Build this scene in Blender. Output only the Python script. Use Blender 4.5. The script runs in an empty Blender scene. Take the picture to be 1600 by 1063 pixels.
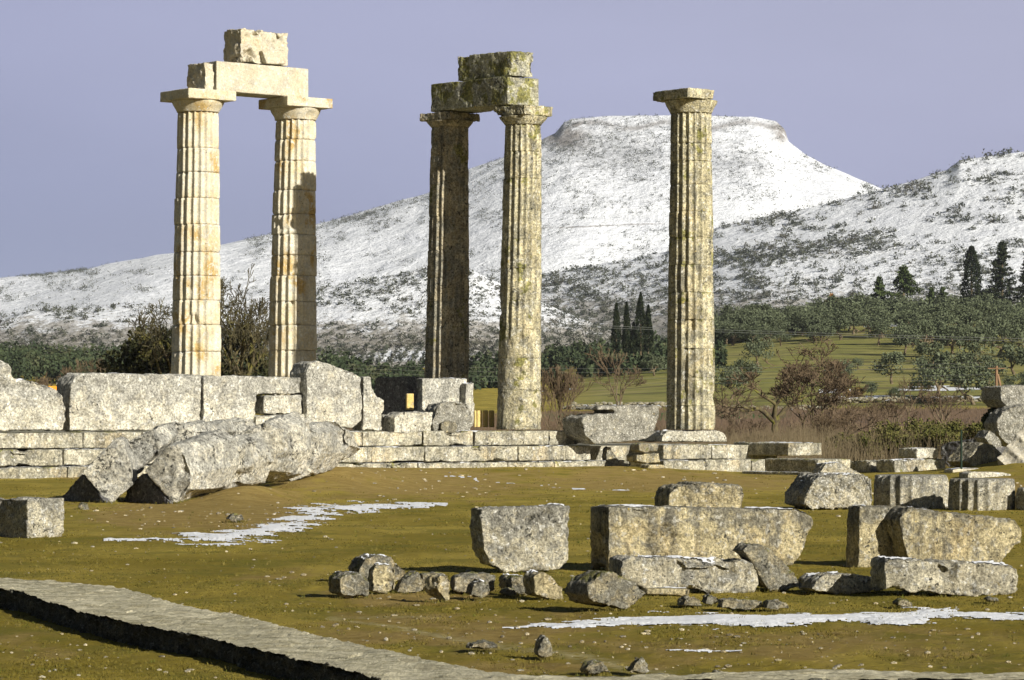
import bpy, bmesh, math, random
import numpy as np
from mathutils import Vector, Matrix
R = math.radians
scene = bpy.context.scene
COL = scene.collection

# ------------------------------------------------------------------ camera
F = 5000.0                # focal length in photo pixels (photo 1600 x 1063)
HOR = 650.0               # horizon row of the photo
H = 1.7                   # eye height
cam_d = bpy.data.cameras.new('camera'); cam = bpy.data.objects.new('camera', cam_d); COL.objects.link(cam)
cam.location = (0, 0, H); cam.rotation_euler = (R(90), 0, 0)
cam_d.sensor_width = 36; cam_d.lens = 36 * F / 1600
cam_d.shift_y = (HOR - 531.5) / 1600
cam_d.clip_start = 0.5; cam_d.clip_end = 30000
scene.camera = cam

# ------------------------------------------------------------------ light
SUN_AZ, SUN_EL = 43.0, 22.5      # azimuth measured from behind the camera towards the right
sd = bpy.data.lights.new('sun', 'SUN'); sun = bpy.data.objects.new('sun', sd); COL.objects.link(sun)
sd.energy = 5.0; sd.angle = R(0.5); sd.color = (1.0, 0.945, 0.83)
sdir = Vector((math.sin(R(SUN_AZ)) * math.cos(R(SUN_EL)), -math.cos(R(SUN_AZ)) * math.cos(R(SUN_EL)), math.sin(R(SUN_EL))))
sun.rotation_euler = sdir.to_track_quat('Z', 'Y').to_euler()
w = bpy.data.worlds.new('World'); scene.world = w; w.use_nodes = True
wt = w.node_tree; wt.nodes.clear()
def wn(t, **k):
    n = wt.nodes.new(t)
    for a, v in k.items(): setattr(n, a, v)
    return n
def wmath(op, a, b=None, c=None):
    n = wn('ShaderNodeMath', operation=op)
    for i, v in enumerate((a, b, c)):
        if v is None: continue
        if isinstance(v, (int, float)): n.inputs[i].default_value = v
        else: wt.links.new(v, n.inputs[i])
    return n.outputs[0]
sky = wn('ShaderNodeTexSky', sky_type='NISHITA'); sky.sun_disc = False
sky.sun_elevation = R(SUN_EL); sky.sun_rotation = R(180 - SUN_AZ); sky.air_density = 1.0; sky.dust_density = 1.0
geo = wn('ShaderNodeTexCoord'); sep = wn('ShaderNodeSeparateXYZ'); wt.links.new(geo.outputs['Generated'], sep.inputs[0])
# a grey-violet snow cloud fills the sky in the north, low over the hills
def mixc(a, b, f):
    n = wn('ShaderNodeMix', data_type='RGBA'); 
    for sock, v in ((n.inputs[0], f), (n.inputs[6], a), (n.inputs[7], b)):
        if hasattr(v, 'is_linked'): wt.links.new(v, sock)
        else: sock.default_value = v
    return n.outputs[2]
def mrange(v, a, b, c=0.0, d=1.0, smooth=True):
    n = wn('ShaderNodeMapRange', interpolation_type='SMOOTHSTEP' if smooth else 'LINEAR')
    wt.links.new(v, n.inputs[0]); n.inputs[1].default_value = a; n.inputs[2].default_value = b; n.inputs[3].default_value = c; n.inputs[4].default_value = d
    return n.outputs[0]
el = mrange(sep.outputs[2], 0.01, 0.13)
ns = wn('ShaderNodeTexNoise'); ns.inputs['Scale'].default_value = 3.0; ns.inputs['Detail'].default_value = 3
mp = wn('ShaderNodeMapping'); mp.inputs['Scale'].default_value = (1.5, 1, 5); wt.links.new(geo.outputs['Generated'], mp.inputs[0]); wt.links.new(mp.outputs[0], ns.inputs['Vector'])
xx = mrange(sep.outputs[0], -0.17, 0.17, smooth=False)
lowc = mixc((2.1, 2.6, 4.7, 1), (3.65, 3.85, 6.1, 1), xx)
upc = mixc((3.7, 3.95, 6.0, 1), (4.4, 4.55, 6.4, 1), xx)
cloud = mixc(lowc, upc, el)
cv = wmath('MULTIPLY_ADD', ns.outputs[0], 0.24, 0.59)
cl2 = wn('ShaderNodeVectorMath', operation='SCALE'); wt.links.new(cloud, cl2.inputs[0]); wt.links.new(cv, cl2.inputs['Scale'])
my = mrange(sep.outputs[1], 0.75, 0.93); mz = mrange(sep.outputs[2], 0.15, 0.30, 1.0, 0.0)
mask = wmath('MULTIPLY', my, mz)
skd = wn('ShaderNodeVectorMath', operation='SCALE'); wt.links.new(sky.outputs[0], skd.inputs[0]); skd.inputs['Scale'].default_value = 0.26
fin = mixc(skd.outputs[0], cl2.outputs[0], mask)
bg = wn('ShaderNodeBackground'); bg.inputs[1].default_value = 0.1; wt.links.new(fin, bg.inputs[0])
wo = wn('ShaderNodeOutputWorld'); wt.links.new(bg.outputs[0], wo.inputs[0])
scene.view_settings.view_transform = 'Standard'; scene.view_settings.look = 'None'
scene.view_settings.exposure = 0.50; scene.view_settings.gamma = 1.0
scene.cycles.max_bounces = 6; scene.cycles.diffuse_bounces = 3; scene.cycles.transparent_max_bounces = 8

# ------------------------------------------------------------------ noise in numpy
def _hash(ix, iy, iz, seed):
    with np.errstate(over='ignore'):
        h = (ix.astype(np.int64) * 374761393 + iy.astype(np.int64) * 668265263 + iz.astype(np.int64) * 2147483647 + seed * 1274126177) & 0xffffffff
        h = ((h ^ (h >> 13)) * 1274126177) & 0xffffffff
        h = ((h ^ (h >> 16)) * 2246822519) & 0xffffffff
    return ((h ^ (h >> 15)) & 0xffffff) / float(0xffffff) * 2 - 1
def vnoise(p, seed=0):
    p = np.asarray(p, float); i = np.floor(p).astype(np.int64); f = p - i; f = f * f * (3 - 2 * f)
    o = 0
    for dx in (0, 1):
        wx = f[..., 0] if dx else 1 - f[..., 0]
        for dy in (0, 1):
            wy = f[..., 1] if dy else 1 - f[..., 1]
            for dz in (0, 1):
                wz = f[..., 2] if dz else 1 - f[..., 2]
                o = o + wx * wy * wz * _hash(i[..., 0] + dx, i[..., 1] + dy, i[..., 2] + dz, seed)
    return o
def fbm(p, seed=0, octs=4, gain=0.5):
    p = np.asarray(p, float); a = 1.0; o = 0; t = 0
    for k in range(octs):
        o = o + a * vnoise(p, seed + k * 17); t += a; a *= gain; p = p * 2.03 + 11.3
    return o / t
def cells(p, seed=0):
    """random level per Voronoi cell: plateaus with sharp steps, like flaked stone"""
    p = np.asarray(p, float); i0 = np.floor(p).astype(np.int64); best = np.full(p.shape[:-1], 1e9); val = np.zeros(p.shape[:-1])
    for dx in (-1, 0, 1):
        for dy in (-1, 0, 1):
            for dz in (-1, 0, 1):
                ix, iy, iz = i0[..., 0] + dx, i0[..., 1] + dy, i0[..., 2] + dz
                q = np.stack([ix + .5 + .45 * _hash(ix, iy, iz, seed), iy + .5 + .45 * _hash(ix, iy, iz, seed + 1), iz + .5 + .45 * _hash(ix, iy, iz, seed + 2)], -1)
                d = ((p - q) ** 2).sum(-1); m = d < best; best = np.where(m, d, best); val = np.where(m, _hash(ix, iy, iz, seed + 3), val)
    return val
def sstep(x, a, b):
    t = np.clip((x - a) / (b - a), 0, 1); return t * t * (3 - 2 * t)

# ------------------------------------------------------------------ materials
def new_mat(name):
    m = bpy.data.materials.new(name); m.use_nodes = True; nt = m.node_tree
    b = nt.nodes['Principled BSDF']; b.inputs['Roughness'].default_value = 0.9
    b.inputs['Specular IOR Level'].default_value = 0.15
    return m, nt, b
class NB:
    """small node helper"""
    def __init__(s, nt): s.nt = nt; s.pos = None; s.base = None
    def n(s, t, **k):
        n = s.nt.nodes.new(t)
        for a, v in k.items(): setattr(n, a, v)
        return n
    def set(s, sock, v):
        if hasattr(v, 'is_linked'): s.nt.links.new(v, sock)
        else: sock.default_value = v
    def P(s):
        if s.base is not None: return s.base
        if s.pos is None: s.pos = s.n('ShaderNodeNewGeometry')
        return s.pos.outputs['Position']
    def N(s):
        s.pos = s.pos or s.n('ShaderNodeNewGeometry'); sp = s.n('ShaderNodeSeparateXYZ'); s.nt.links.new(s.pos.outputs['Normal'], sp.inputs[0]); return sp
    def mapped(s, scale, src=None):
        m = s.n('ShaderNodeMapping'); m.inputs['Scale'].default_value = scale; s.set(m.inputs[0], src or s.P()); return m.outputs[0]
    def noise(s, scale, detail=4, rough=0.55, vec=None, dist=0.0):
        n = s.n('ShaderNodeTexNoise'); n.inputs['Scale'].default_value = scale; n.inputs['Detail'].default_value = detail
        n.inputs['Roughness'].default_value = rough; n.inputs['Distortion'].default_value = dist
        s.set(n.inputs['Vector'], vec or s.P()); return n.outputs[0]
    def vor(s, scale, vec=None, feature='F1'):
        n = s.n('ShaderNodeTexVoronoi', feature=feature); n.inputs['Scale'].default_value = scale; s.set(n.inputs['Vector'], vec or s.P()); return n
    def ramp(s, v, a, b, c=0.0, d=1.0):
        n = s.n('ShaderNodeMapRange', interpolation_type='SMOOTHSTEP'); s.set(n.inputs[0], v)
        for i, x in enumerate((a, b, c, d)): n.inputs[i + 1].default_value = x
        return n.outputs[0]
    def m(s, op, a, b=0.0, c=0.0):
        n = s.n('ShaderNodeMath', operation=op); s.set(n.inputs[0], a); s.set(n.inputs[1], b); s.set(n.inputs[2], c); return n.outputs[0]
    def mix(s, a, b, f):
        n = s.n('ShaderNodeMix', data_type='RGBA'); s.set(n.inputs[0], f)
        s.set(n.inputs[6], a if hasattr(a, 'is_linked') else (*a, 1)); s.set(n.inputs[7], b if hasattr(b, 'is_linked') else (*b, 1)); return n.outputs[2]
    def bump(s, h, strength, dist, prev=None):
        n = s.n('ShaderNodeBump'); s.set(n.inputs['Height'], h); n.inputs['Strength'].default_value = strength; n.inputs['Distance'].default_value = dist
        if prev is not None: s.nt.links.new(prev, n.inputs['Normal'])
        return n.outputs[0]
    def attr(s, name):
        n = s.n('ShaderNodeAttribute'); n.attribute_name = name; return n.outputs['Fac']

def stone_mat(name, a=(.50, .45, .34), b=(.42, .36, .25), grey=.5, black=.3, white=.3, ochre=.25, yellow=.15, moss=0.0, ocol=(.47, .35, .165), rust=0.0, gcol=(.25, .245, .215),
              bump=1.0, sc=1.0, gtop=0.4, perobj=0.0, streak=0.0, along=None, topdark=0.0, zr=(.05, .85)):
    m, nt, bs = new_mat(name); k = NB(nt)
    if along: k.base = k.mapped(along)
    c = k.mix(a, b, k.ramp(k.noise(1.3 * sc, 6), .35, .65))
    if perobj:
        oi = k.n('ShaderNodeObjectInfo')
        c = k.mix(c, (.62, .58, .47), k.ramp(oi.outputs['Random'], .35, .9, 0, perobj))
    nz = k.N().outputs[2]
    if ochre: c = k.mix(c, ocol, k.m('MULTIPLY', k.ramp(k.noise(.9 * sc, 5, .6, k.mapped((1.3, 1.3, .8))), .52, .64), ochre))
    g = k.m('ADD', k.noise(2.6 * sc, 8, .68), k.m('MULTIPLY', nz, .10 * gtop / .4))
    if topdark:
        pz = k.n('ShaderNodeSeparateXYZ'); gg = k.n('ShaderNodeNewGeometry'); k.set(pz.inputs[0], gg.outputs['Position']); g = k.m('ADD', g, k.ramp(pz.outputs[2], zr[0], zr[1], -.10, topdark))
    g = k.m('MULTIPLY', k.ramp(g, .60 - .3 * grey, .74 - .3 * grey), .85)
    c = k.mix(c, gcol, g)
    if streak:
        st = k.noise(3.0 * sc, 5, .6, k.mapped((1.6, 1.6, .18)))
        c = k.mix(c, (.10, .095, .08), k.m('MULTIPLY', k.ramp(st, .50, .62), streak))
    if white: c = k.mix(c, (.62, .61, .56), k.m('MULTIPLY', k.ramp(k.noise(9 * sc, 6, .62), .56, .62), white * 1.5))
    if moss:
        mm = k.m('ADD', k.noise(1.7 * sc, 8, .62), k.m('MULTIPLY', nz, .12))
        c = k.mix(c, k.mix((.25, .235, .06), (.15, .15, .045), k.ramp(k.noise(7, 4), .4, .6)), k.m('MULTIPLY', k.ramp(mm, .66 - .25 * moss, .72 - .25 * moss), .85))
    if yellow: c = k.mix(c, (.48, .34, .05), k.m('MULTIPLY', k.ramp(k.noise(4.3 * sc, 7, .66), .70 - .14 * yellow, .74 - .14 * yellow), .8))
    if rust: c = k.mix(c, (.33, .16, .04), k.m('MULTIPLY', k.ramp(k.noise(1.1 * sc, 6, .6, k.mapped((1, 1, .6))), .60 - .1 * rust, .70 - .1 * rust), .75))
    if black:
        bl = k.m('ADD', k.noise(13 * sc, 7, .7), k.m('MULTIPLY', k.m('SUBTRACT', k.noise(1.9 * sc, 5, .6), .5), .55))
        c = k.mix(c, (.035, .035, .03), k.m('MULTIPLY', k.ramp(bl, .69 - .17 * black, .75 - .17 * black), .9))
    fine = k.m('MULTIPLY', k.ramp(k.noise(17 * sc, 8, .82), .38, .62, .46, 1.46), k.ramp(k.noise(2.4 * sc, 8, .7), .35, .65, .74, 1.30))
    if perobj or bump < .65: fine = k.m('MULTIPLY_ADD', fine, .35, .65)
    vs = k.n('ShaderNodeVectorMath', operation='SCALE'); k.set(vs.inputs[0], c); k.set(vs.inputs['Scale'], fine); c = vs.outputs[0]
    nt.links.new(c, bs.inputs['Base Color'])
    v = k.vor(22 * sc).outputs['Distance']
    h = k.m('ADD', k.noise(9 * sc, 10, .74), k.m('MULTIPLY', v, -.25))
    nrm = k.bump(h, 1.0 * bump, .06)
    nrm = k.bump(k.noise(45 * sc, 6, .75), .8 * bump, .02, nrm)
    nt.links.new(nrm, bs.inputs['Normal'])
    return m

M = {}
M['new'] = stone_mat('pale_restored_limestone', (.62, .575, .46), (.555, .47, .30), ocol=(.45, .32, .13), grey=.26, black=.22, white=.5, ochre=1.0, yellow=.05, gcol=(.46, .45, .40), bump=.6, perobj=.4)
M['newbeam'] = stone_mat('pale_cut_limestone', (.55, .51, .40), (.51, .455, .34), grey=.34, black=.06, white=.4, ochre=.35, yellow=.1, gcol=(.46, .43, .36), bump=.62)
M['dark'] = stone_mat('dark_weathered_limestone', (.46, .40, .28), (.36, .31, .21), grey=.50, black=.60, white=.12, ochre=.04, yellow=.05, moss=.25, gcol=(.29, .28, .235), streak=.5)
M['old'] = stone_mat('old_column_limestone', (.54, .495, .335), (.46, .41, .265), grey=.44, black=.40, white=.4, ochre=.25, yellow=.24, moss=.34, gcol=(.29, .28, .22), streak=.6)
M['moss'] = stone_mat('mossy_limestone', (.46, .45, .34), (.36, .34, .23), grey=.5, black=.55, white=.5, ochre=.1, yellow=.35, moss=.66, gcol=(.24, .24, .21), gtop=.3)
M['wall'] = stone_mat('grey_wall_limestone', (.54, .515, .43), (.48, .455, .37), grey=.54, black=.42, white=.6, ochre=.12, yellow=.14, gcol=(.33, .325, .295), topdark=.09, zr=(1.3, 2.7))
M['step'] = stone_mat('step_limestone', (.48, .45, .355), (.42, .385, .28), grey=.48, black=.36, white=.4, ochre=.35, yellow=.1, moss=.05, gcol=(.28, .27, .22), streak=.45)
M['block'] = stone_mat('lichened_limestone', (.56, .52, .40), (.46, .42, .31), grey=.62, black=.56, white=.75, ochre=.12, yellow=.26, gcol=(.27, .265, .235), sc=2.0, topdark=.10)
M['cream'] = stone_mat('weathered_yellow_limestone', (.54, .47, .29), (.46, .395, .24), grey=.46, black=.46, white=.32, ochre=.30, yellow=.15, gcol=(.22, .21, .17), sc=1.7, streak=.5, topdark=.12)
M['fallen'] = stone_mat('fallen_grey_limestone', (.74, .71, .61), (.62, .58, .47), grey=.50, black=.62, white=1.0, ochre=.05, yellow=.14, gcol=(.44, .435, .395), sc=.85, along=(1, .5, 1), bump=1.7)
M['rubble'] = stone_mat('rubble_limestone', (.42, .37, .25), (.34, .295, .19), grey=.60, black=.50, white=.3, ochre=.2, yellow=.16, moss=.2, gcol=(.22, .215, .18), sc=2.6)
M['fresh'] = stone_mat('freshly_cut_ochre_limestone', (.60, .46, .18), (.54, .40, .14), grey=.08, black=.0, white=.1, ochre=.3, yellow=0, bump=.3)
M['shade'] = stone_mat('shade_darkened_limestone', (.15, .143, .143), (.12, .115, .12), grey=.5, black=.4, white=.2, ochre=0, yellow=0, gcol=(.14, .14, .14))  # darkened limestone for stones in shade; the shade is put into its colour

# ------------------------------------------------------------------ object helpers
def tag(o, label=None, cat=None, group=None, kind=None):
    if label: o['label'] = label
    if cat: o['category'] = cat
    if group: o['group'] = group
    if kind: o['kind'] = kind
    return o
def link(name, me, mat=None, parent=None, loc=(0, 0, 0)):
    o = bpy.data.objects.new(name, me); COL.objects.link(o); o.location = loc
    if mat is not None and me is not None and len(me.materials) == 0: me.materials.append(mat)
    if parent: o.parent = parent
    return o
def empty(name, loc):
    o = bpy.data.objects.new(name, None); COL.objects.link(o); o.location = loc; o.empty_display_size = .2; return o
def mesh_np(name, v, f, smooth=True):
    me = bpy.data.meshes.new(name); v = np.asarray(v, np.float32); f = np.asarray(f, np.int32)
    me.vertices.add(len(v)); me.vertices.foreach_set('co', v.ravel())
    n = f.shape[1]; me.loops.add(f.size); me.loops.foreach_set('vertex_index', f.ravel())
    me.polygons.add(len(f)); me.polygons.foreach_set('loop_start', np.arange(0, f.size, n, dtype=np.int32))
    me.polygons.foreach_set('use_smooth', np.full(len(f), smooth))
    me.update(calc_edges=True); me.validate(); return me
def grid_mesh(name, P, smooth=True):
    n, m = P.shape[:2]; idx = np.arange(n * m).reshape(n, m)
    f = np.stack([idx[:-1, :-1], idx[:-1, 1:], idx[1:, 1:], idx[1:, :-1]], -1).reshape(-1, 4)
    return mesh_np(name, P.reshape(-1, 3), f, smooth)
def add_attr(me, name, vals):
    a = me.attributes.new(name, 'FLOAT', 'POINT'); a.data.foreach_set('value', np.asarray(vals, np.float32).ravel())

def P(px, py, Y): return Vector(((px - 800) / F * Y, Y, H + (HOR - py) / F * Y))
def Yg(py, z=0.0): return F * (H - z) / (py - HOR)       # distance at which the ground shows at this row
def on_plane(px, py, p0, yaw):
    n = (math.sin(R(yaw)), -math.cos(R(yaw))); u = (px - 800) / F; v = (HOR - py) / F
    t = (n[0] * p0[0] + n[1] * p0[1]) / (n[0] * u + n[1]); return Vector((t * u, t, H + t * v))

def rough(verts, faces, voxel, amp, seed, smooth=2, chip=0.0, freq=None, ys=1.0, facet=0.0, fsize=.22):
    """closed hull -> voxel remesh -> softened edges -> fractal surface; returns a mesh in world coordinates"""
    me = bpy.data.meshes.new('tmp'); me.from_pydata([tuple(v) for v in verts], [], faces); me.update()
    bm = bmesh.new(); bm.from_mesh(me); bmesh.ops.recalc_face_normals(bm, faces=bm.faces); bm.to_mesh(me); bm.free()
    o = bpy.data.objects.new('tmp', me); COL.objects.link(o)
    r = o.modifiers.new('r', 'REMESH'); r.mode = 'VOXEL'; r.voxel_size = voxel; r.adaptivity = 0
    s = o.modifiers.new('s', 'SMOOTH'); s.factor = .5; s.iterations = smooth
    dg = bpy.context.evaluated_depsgraph_get(); me2 = bpy.data.meshes.new_from_object(o.evaluated_get(dg), depsgraph=dg)
    bpy.data.objects.remove(o); bpy.data.meshes.remove(me)
    n = len(me2.vertices); co = np.empty(n * 3, np.float32); me2.vertices.foreach_get('co', co); co = co.reshape(-1, 3).astype(float)
    no = np.empty(n * 3, np.float32); me2.vertices.foreach_get('normal', no); no = no.reshape(-1, 3)
    fq = freq or 1.0 / (voxel * 8)
    co0 = co; co = co * np.array([1, ys, 1])
    d = amp * fbm(co * fq, seed, 4, .55) + amp * .8 * fbm(co * fq * 2.6, seed + 5, 4, .7)
    if chip:
        ch = vnoise(co * fq * .55, seed + 31) + .4 * vnoise(co * fq * 1.7, seed + 37); d = d - chip * sstep(ch, .25, .8)
    pit = sstep(vnoise(co * fq * 2.1, seed + 51) + .5 * vnoise(co * fq * 5, seed + 52), .62, 1.05); d = d - amp * 1.1 * pit
    if facet: d = d - facet * (.5 + .5 * cells(co * [1, 1, 1] / fsize + .35 * fbm(co / fsize * .7, seed + 60, 2)[:, None], seed + 61)) - facet * .4 * (.5 + .5 * cells(co / fsize * 2.3, seed + 71))
    co = co0 + no * d[:, None]
    me2.vertices.foreach_set('co', co.astype(np.float32).ravel())
    me2.polygons.foreach_set('use_smooth', np.ones(len(me2.polygons), bool)); me2.update()
    return me2
SEED = [10]
def place(name, me, mat, parent=None, origin=None):
    co = np.empty(len(me.vertices) * 3, np.float32); me.vertices.foreach_get('co', co); co = co.reshape(-1, 3)
    if parent is None:
        mn, mx = co.min(0), co.max(0); o0 = np.array([(mn[0] + mx[0]) / 2, (mn[1] + mx[1]) / 2, mn[2]])
    else: o0 = np.array(parent.location)
    me.vertices.foreach_set('co', (co - o0).astype(np.float32).ravel()); me.update(); me.name = name
    return link(name, me, mat, parent, tuple(o0) if parent is None else (0, 0, 0))
def hull_stone(name, verts, faces, mat, label=None, cat=None, group=None, parent=None, voxel=.04, amp=.02, smooth=2, chip=0.0, freq=None, ys=1.0, facet=None, fsize=None):
    SEED[0] += 7
    facet = amp * .9 if facet is None else facet; fsize = fsize or max(.12, voxel * 7)
    o = place(name, rough(verts, faces, voxel, amp, SEED[0], smooth, chip, freq, ys, facet, fsize), M[mat] if isinstance(mat, str) else mat, parent)
    return tag(o, label, cat, group)
def prism(outline, Y, yaw, depth, ext=None, taper=1.0, px0=None):
    """front outline in photo pixels on an upright plane at distance Y turned by yaw, run back by depth"""
    xs = [p[0] for p in outline]; px0 = px0 if px0 is not None else sum(xs) / len(xs)
    p0 = ((px0 - 800) / F * Y, Y)
    fr = [on_plane(x, y, p0, yaw) for x, y in outline]
    e = Vector(ext) if ext is not None else Vector((-math.sin(R(yaw)), math.cos(R(yaw)), 0)) * depth
    c = sum(fr, Vector()) / len(fr)
    bk = [c + (v - c) * taper + e for v in fr]; n = len(fr)
    return fr + bk, [list(range(n)), list(range(2 * n - 1, n - 1, -1))] + [[i, (i + 1) % n, n + (i + 1) % n, n + i] for i in range(n)]
def slab(name, outline, Y, yaw, depth, mat, label=None, cat='stone block', group=None, parent=None, voxel=None, amp=None, smooth=2, chip=0.0, ext=None, taper=1.0, px0=None, freq=None):
    v, f = prism(outline, Y, yaw, depth, ext, taper, px0); s = Y / F
    voxel = voxel or max(.018, 1.6 * s); amp = amp if amp is not None else voxel * .8
    return hull_stone(name, v, f, mat, label, cat, group, parent, voxel, amp, smooth, chip, freq)
def box_verts(p, q, t, z0, z1, side=0.0):
    """upright box whose centre line runs from p to q (x, y), thickness t"""
    p = Vector(p); q = Vector(q); d = (q - p).normalized(); n = Vector((-d.y, d.x)); a = t / 2
    c = [p - n * a, q - n * a, q + n * a, p + n * a]
    v = [Vector((x.x, x.y, z0)) for x in c] + [Vector((x.x, x.y, z1)) for x in c]
    return v, [[3, 2, 1, 0], [4, 5, 6, 7]] + [[i, (i + 1) % 4, 4 + (i + 1) % 4, 4 + i] for i in range(4)]
def corner_block(name, px, yt, yb, Y, wl, wr, mat, label, cat='stone block', group=None, theta=37, parent=None, voxel=None, amp=None, smooth=1, chip=0.0, top2=None):
    """box with its nearest upright edge at px; left face wl pixels wide, right face wr pixels wide"""
    s = F / Y; c = P(px, yt, Y); z1 = c.z; z0 = P(px, yb, Y).z
    A = Vector((math.cos(R(theta)), math.sin(R(theta)))); B = Vector((-math.sin(R(theta)), math.cos(R(theta))))
    la = wr / (s * math.cos(R(theta))); lb = wl / (s * math.sin(R(theta)))
    c2 = Vector((c.x, c.y)); pts = [c2, c2 + A * la, c2 + A * la + B * lb, c2 + B * lb]
    v = [Vector((x.x, x.y, z0)) for x in pts] + [Vector((x.x, x.y, z1)) for x in pts]
    f = [[3, 2, 1, 0], [4, 5, 6, 7]] + [[i, (i + 1) % 4, 4 + (i + 1) % 4, 4 + i] for i in range(4)]
    voxel = voxel or max(.02, 1.7 / s); amp = amp if amp is not None else voxel * .6
    return hull_stone(name, v, f, mat, label, cat, group, parent, voxel, amp, smooth, chip)

# ------------------------------------------------------------------ ground
XS = [-1200, 0, 250, 500, 780, 850, 1040, 1120, 1300, 1420, 1600, 2800]
YS = [130, 200, 300, 340, 430, 540, 620]
TB = {-1200: [695, 676, 648, 640, 615, 590, 585], 0: [695, 676, 650, 640, 612, 588, 580], 250: [695, 676, 650, 640, 614, 592, 585], 500: [695, 676, 648, 636, 612, 590, 583],
      780: [695, 674, 645, 632, 604, 575, 570], 850: [695, 672, 642, 628, 595, 562, 556], 1040: [695, 670, 640, 622, 575, 545, 540], 1120: [695, 669, 639, 618, 562, 528, 518],
      1300: [695, 668, 638, 612, 556, 508, 490], 1420: [695, 668, 638, 610, 556, 505, 480], 1600: [695, 668, 636, 608, 556, 512, 485], 2800: [695, 668, 636, 600, 540, 480, 440]}
TBL = np.array([TB[x] for x in XS], float)
def ground_z(X, Y):
    X = np.asarray(X, float); Y = np.asarray(Y, float); px = 800 + F * X / np.maximum(Y, 1)
    near = .05 * fbm(np.stack([X * .25, Y * .25, 0 * X], -1), 3, 3) + .018 * fbm(np.stack([X * 2.2, Y * 2.2, 0 * X], -1), 5, 3)
    dl = Y - (91.0 - .9 + .75 * (X - .2))                       # distance beyond the lowest step's front line
    near = near + .24 * np.exp(-(dl / 7.0) ** 2) * (.45 + .55 * sstep(X, -9, -5)) * (1 - sstep(X, 2.5, 8))
    near = near + .42 * np.exp(-((X + 4.4) / 1.5) ** 2 - ((Y - 77) / 6) ** 2)
    near = near + .30 * np.exp(-((X + 5.3) / .8) ** 2 - ((Y - 64.5) / 3) ** 2)
    near = near + .5 * np.exp(-((X - 15.0) / 2.0) ** 2 - ((Y - 92) / 6) ** 2)
    Yc = np.clip(Y, 130, 620)
    out = np.zeros_like(Y); p = np.clip(px, XS[0], XS[-1])
    rows = np.stack([np.interp(p, XS, TBL[:, j]) for j in range(len(YS))], -1)
    j = np.clip(np.searchsorted(YS, Yc) - 1, 0, len(YS) - 2); y0 = np.array(YS)[j]; y1 = np.array(YS)[j + 1]
    t = (Yc - y0) / (y1 - y0)
    r0 = np.take_along_axis(rows, j[..., None], -1)[..., 0]; r1 = np.take_along_axis(rows, (j + 1)[..., None], -1)[..., 0]
    zf = H + (HOR - (r0 * (1 - t) + r1 * t)) / F * Yc
    zf = zf + .25 * fbm(np.stack([X * .03, Y * .03, 0 * X], -1), 8, 3)
    far = np.clip((Y - 620) / 500, 0, 1); zf = zf * (1 - far) + far * -15.0
    tt = sstep(Y, 105, 135)
    return near * (1 - tt) + zf * tt
def gz(x, y): return float(ground_z(np.array([x]), np.array([y]))[0])

def soil_mask(X, Y):
    px = 800 + F * X / Y; py = HOR + F * H / Y
    s = np.zeros_like(X)
    for cx, cy, rx, ry, k in ((330, 800, 190, 38, 1.0), (620, 760, 260, 24, .75), (1050, 755, 330, 17, .7), (760, 990, 330, 40, .62), (1300, 1010, 420, 32, .55), (240, 748, 200, 10, 1.0),
                              (640, 935, 160, 14, .8), (1150, 800, 130, 20, .45), (1580, 770, 60, 20, 1.0), (450, 900, 90, 14, .45), (60, 1010, 90, 30, .4), (900, 1040, 500, 18, .5)):
        s = np.maximum(s, k * np.exp(-(((px - cx) / rx) ** 2 + ((py - cy) / ry) ** 2)))
    return s
def pale_line(X, Y):
    px = 800 + F * X / Y; py = HOR + F * H / Y
    c = np.interp(px, [515, 640, 740, 900, 1000, 1060], [963, 983, 1003, 1024, 1048, 1060]); hw = np.interp(px, [515, 800, 1000], [2.2, 4, 7])
    c2 = np.interp(px, [515, 690], [961, 962]); l2 = np.exp(-((py - c2) / 1.8) ** 2) * (px > 515) * (px < 690) * .5
    return np.clip(np.exp(-((py - c) / hw) ** 2) * (px > 512) * (px < 1060) + l2, 0, 1)
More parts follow.
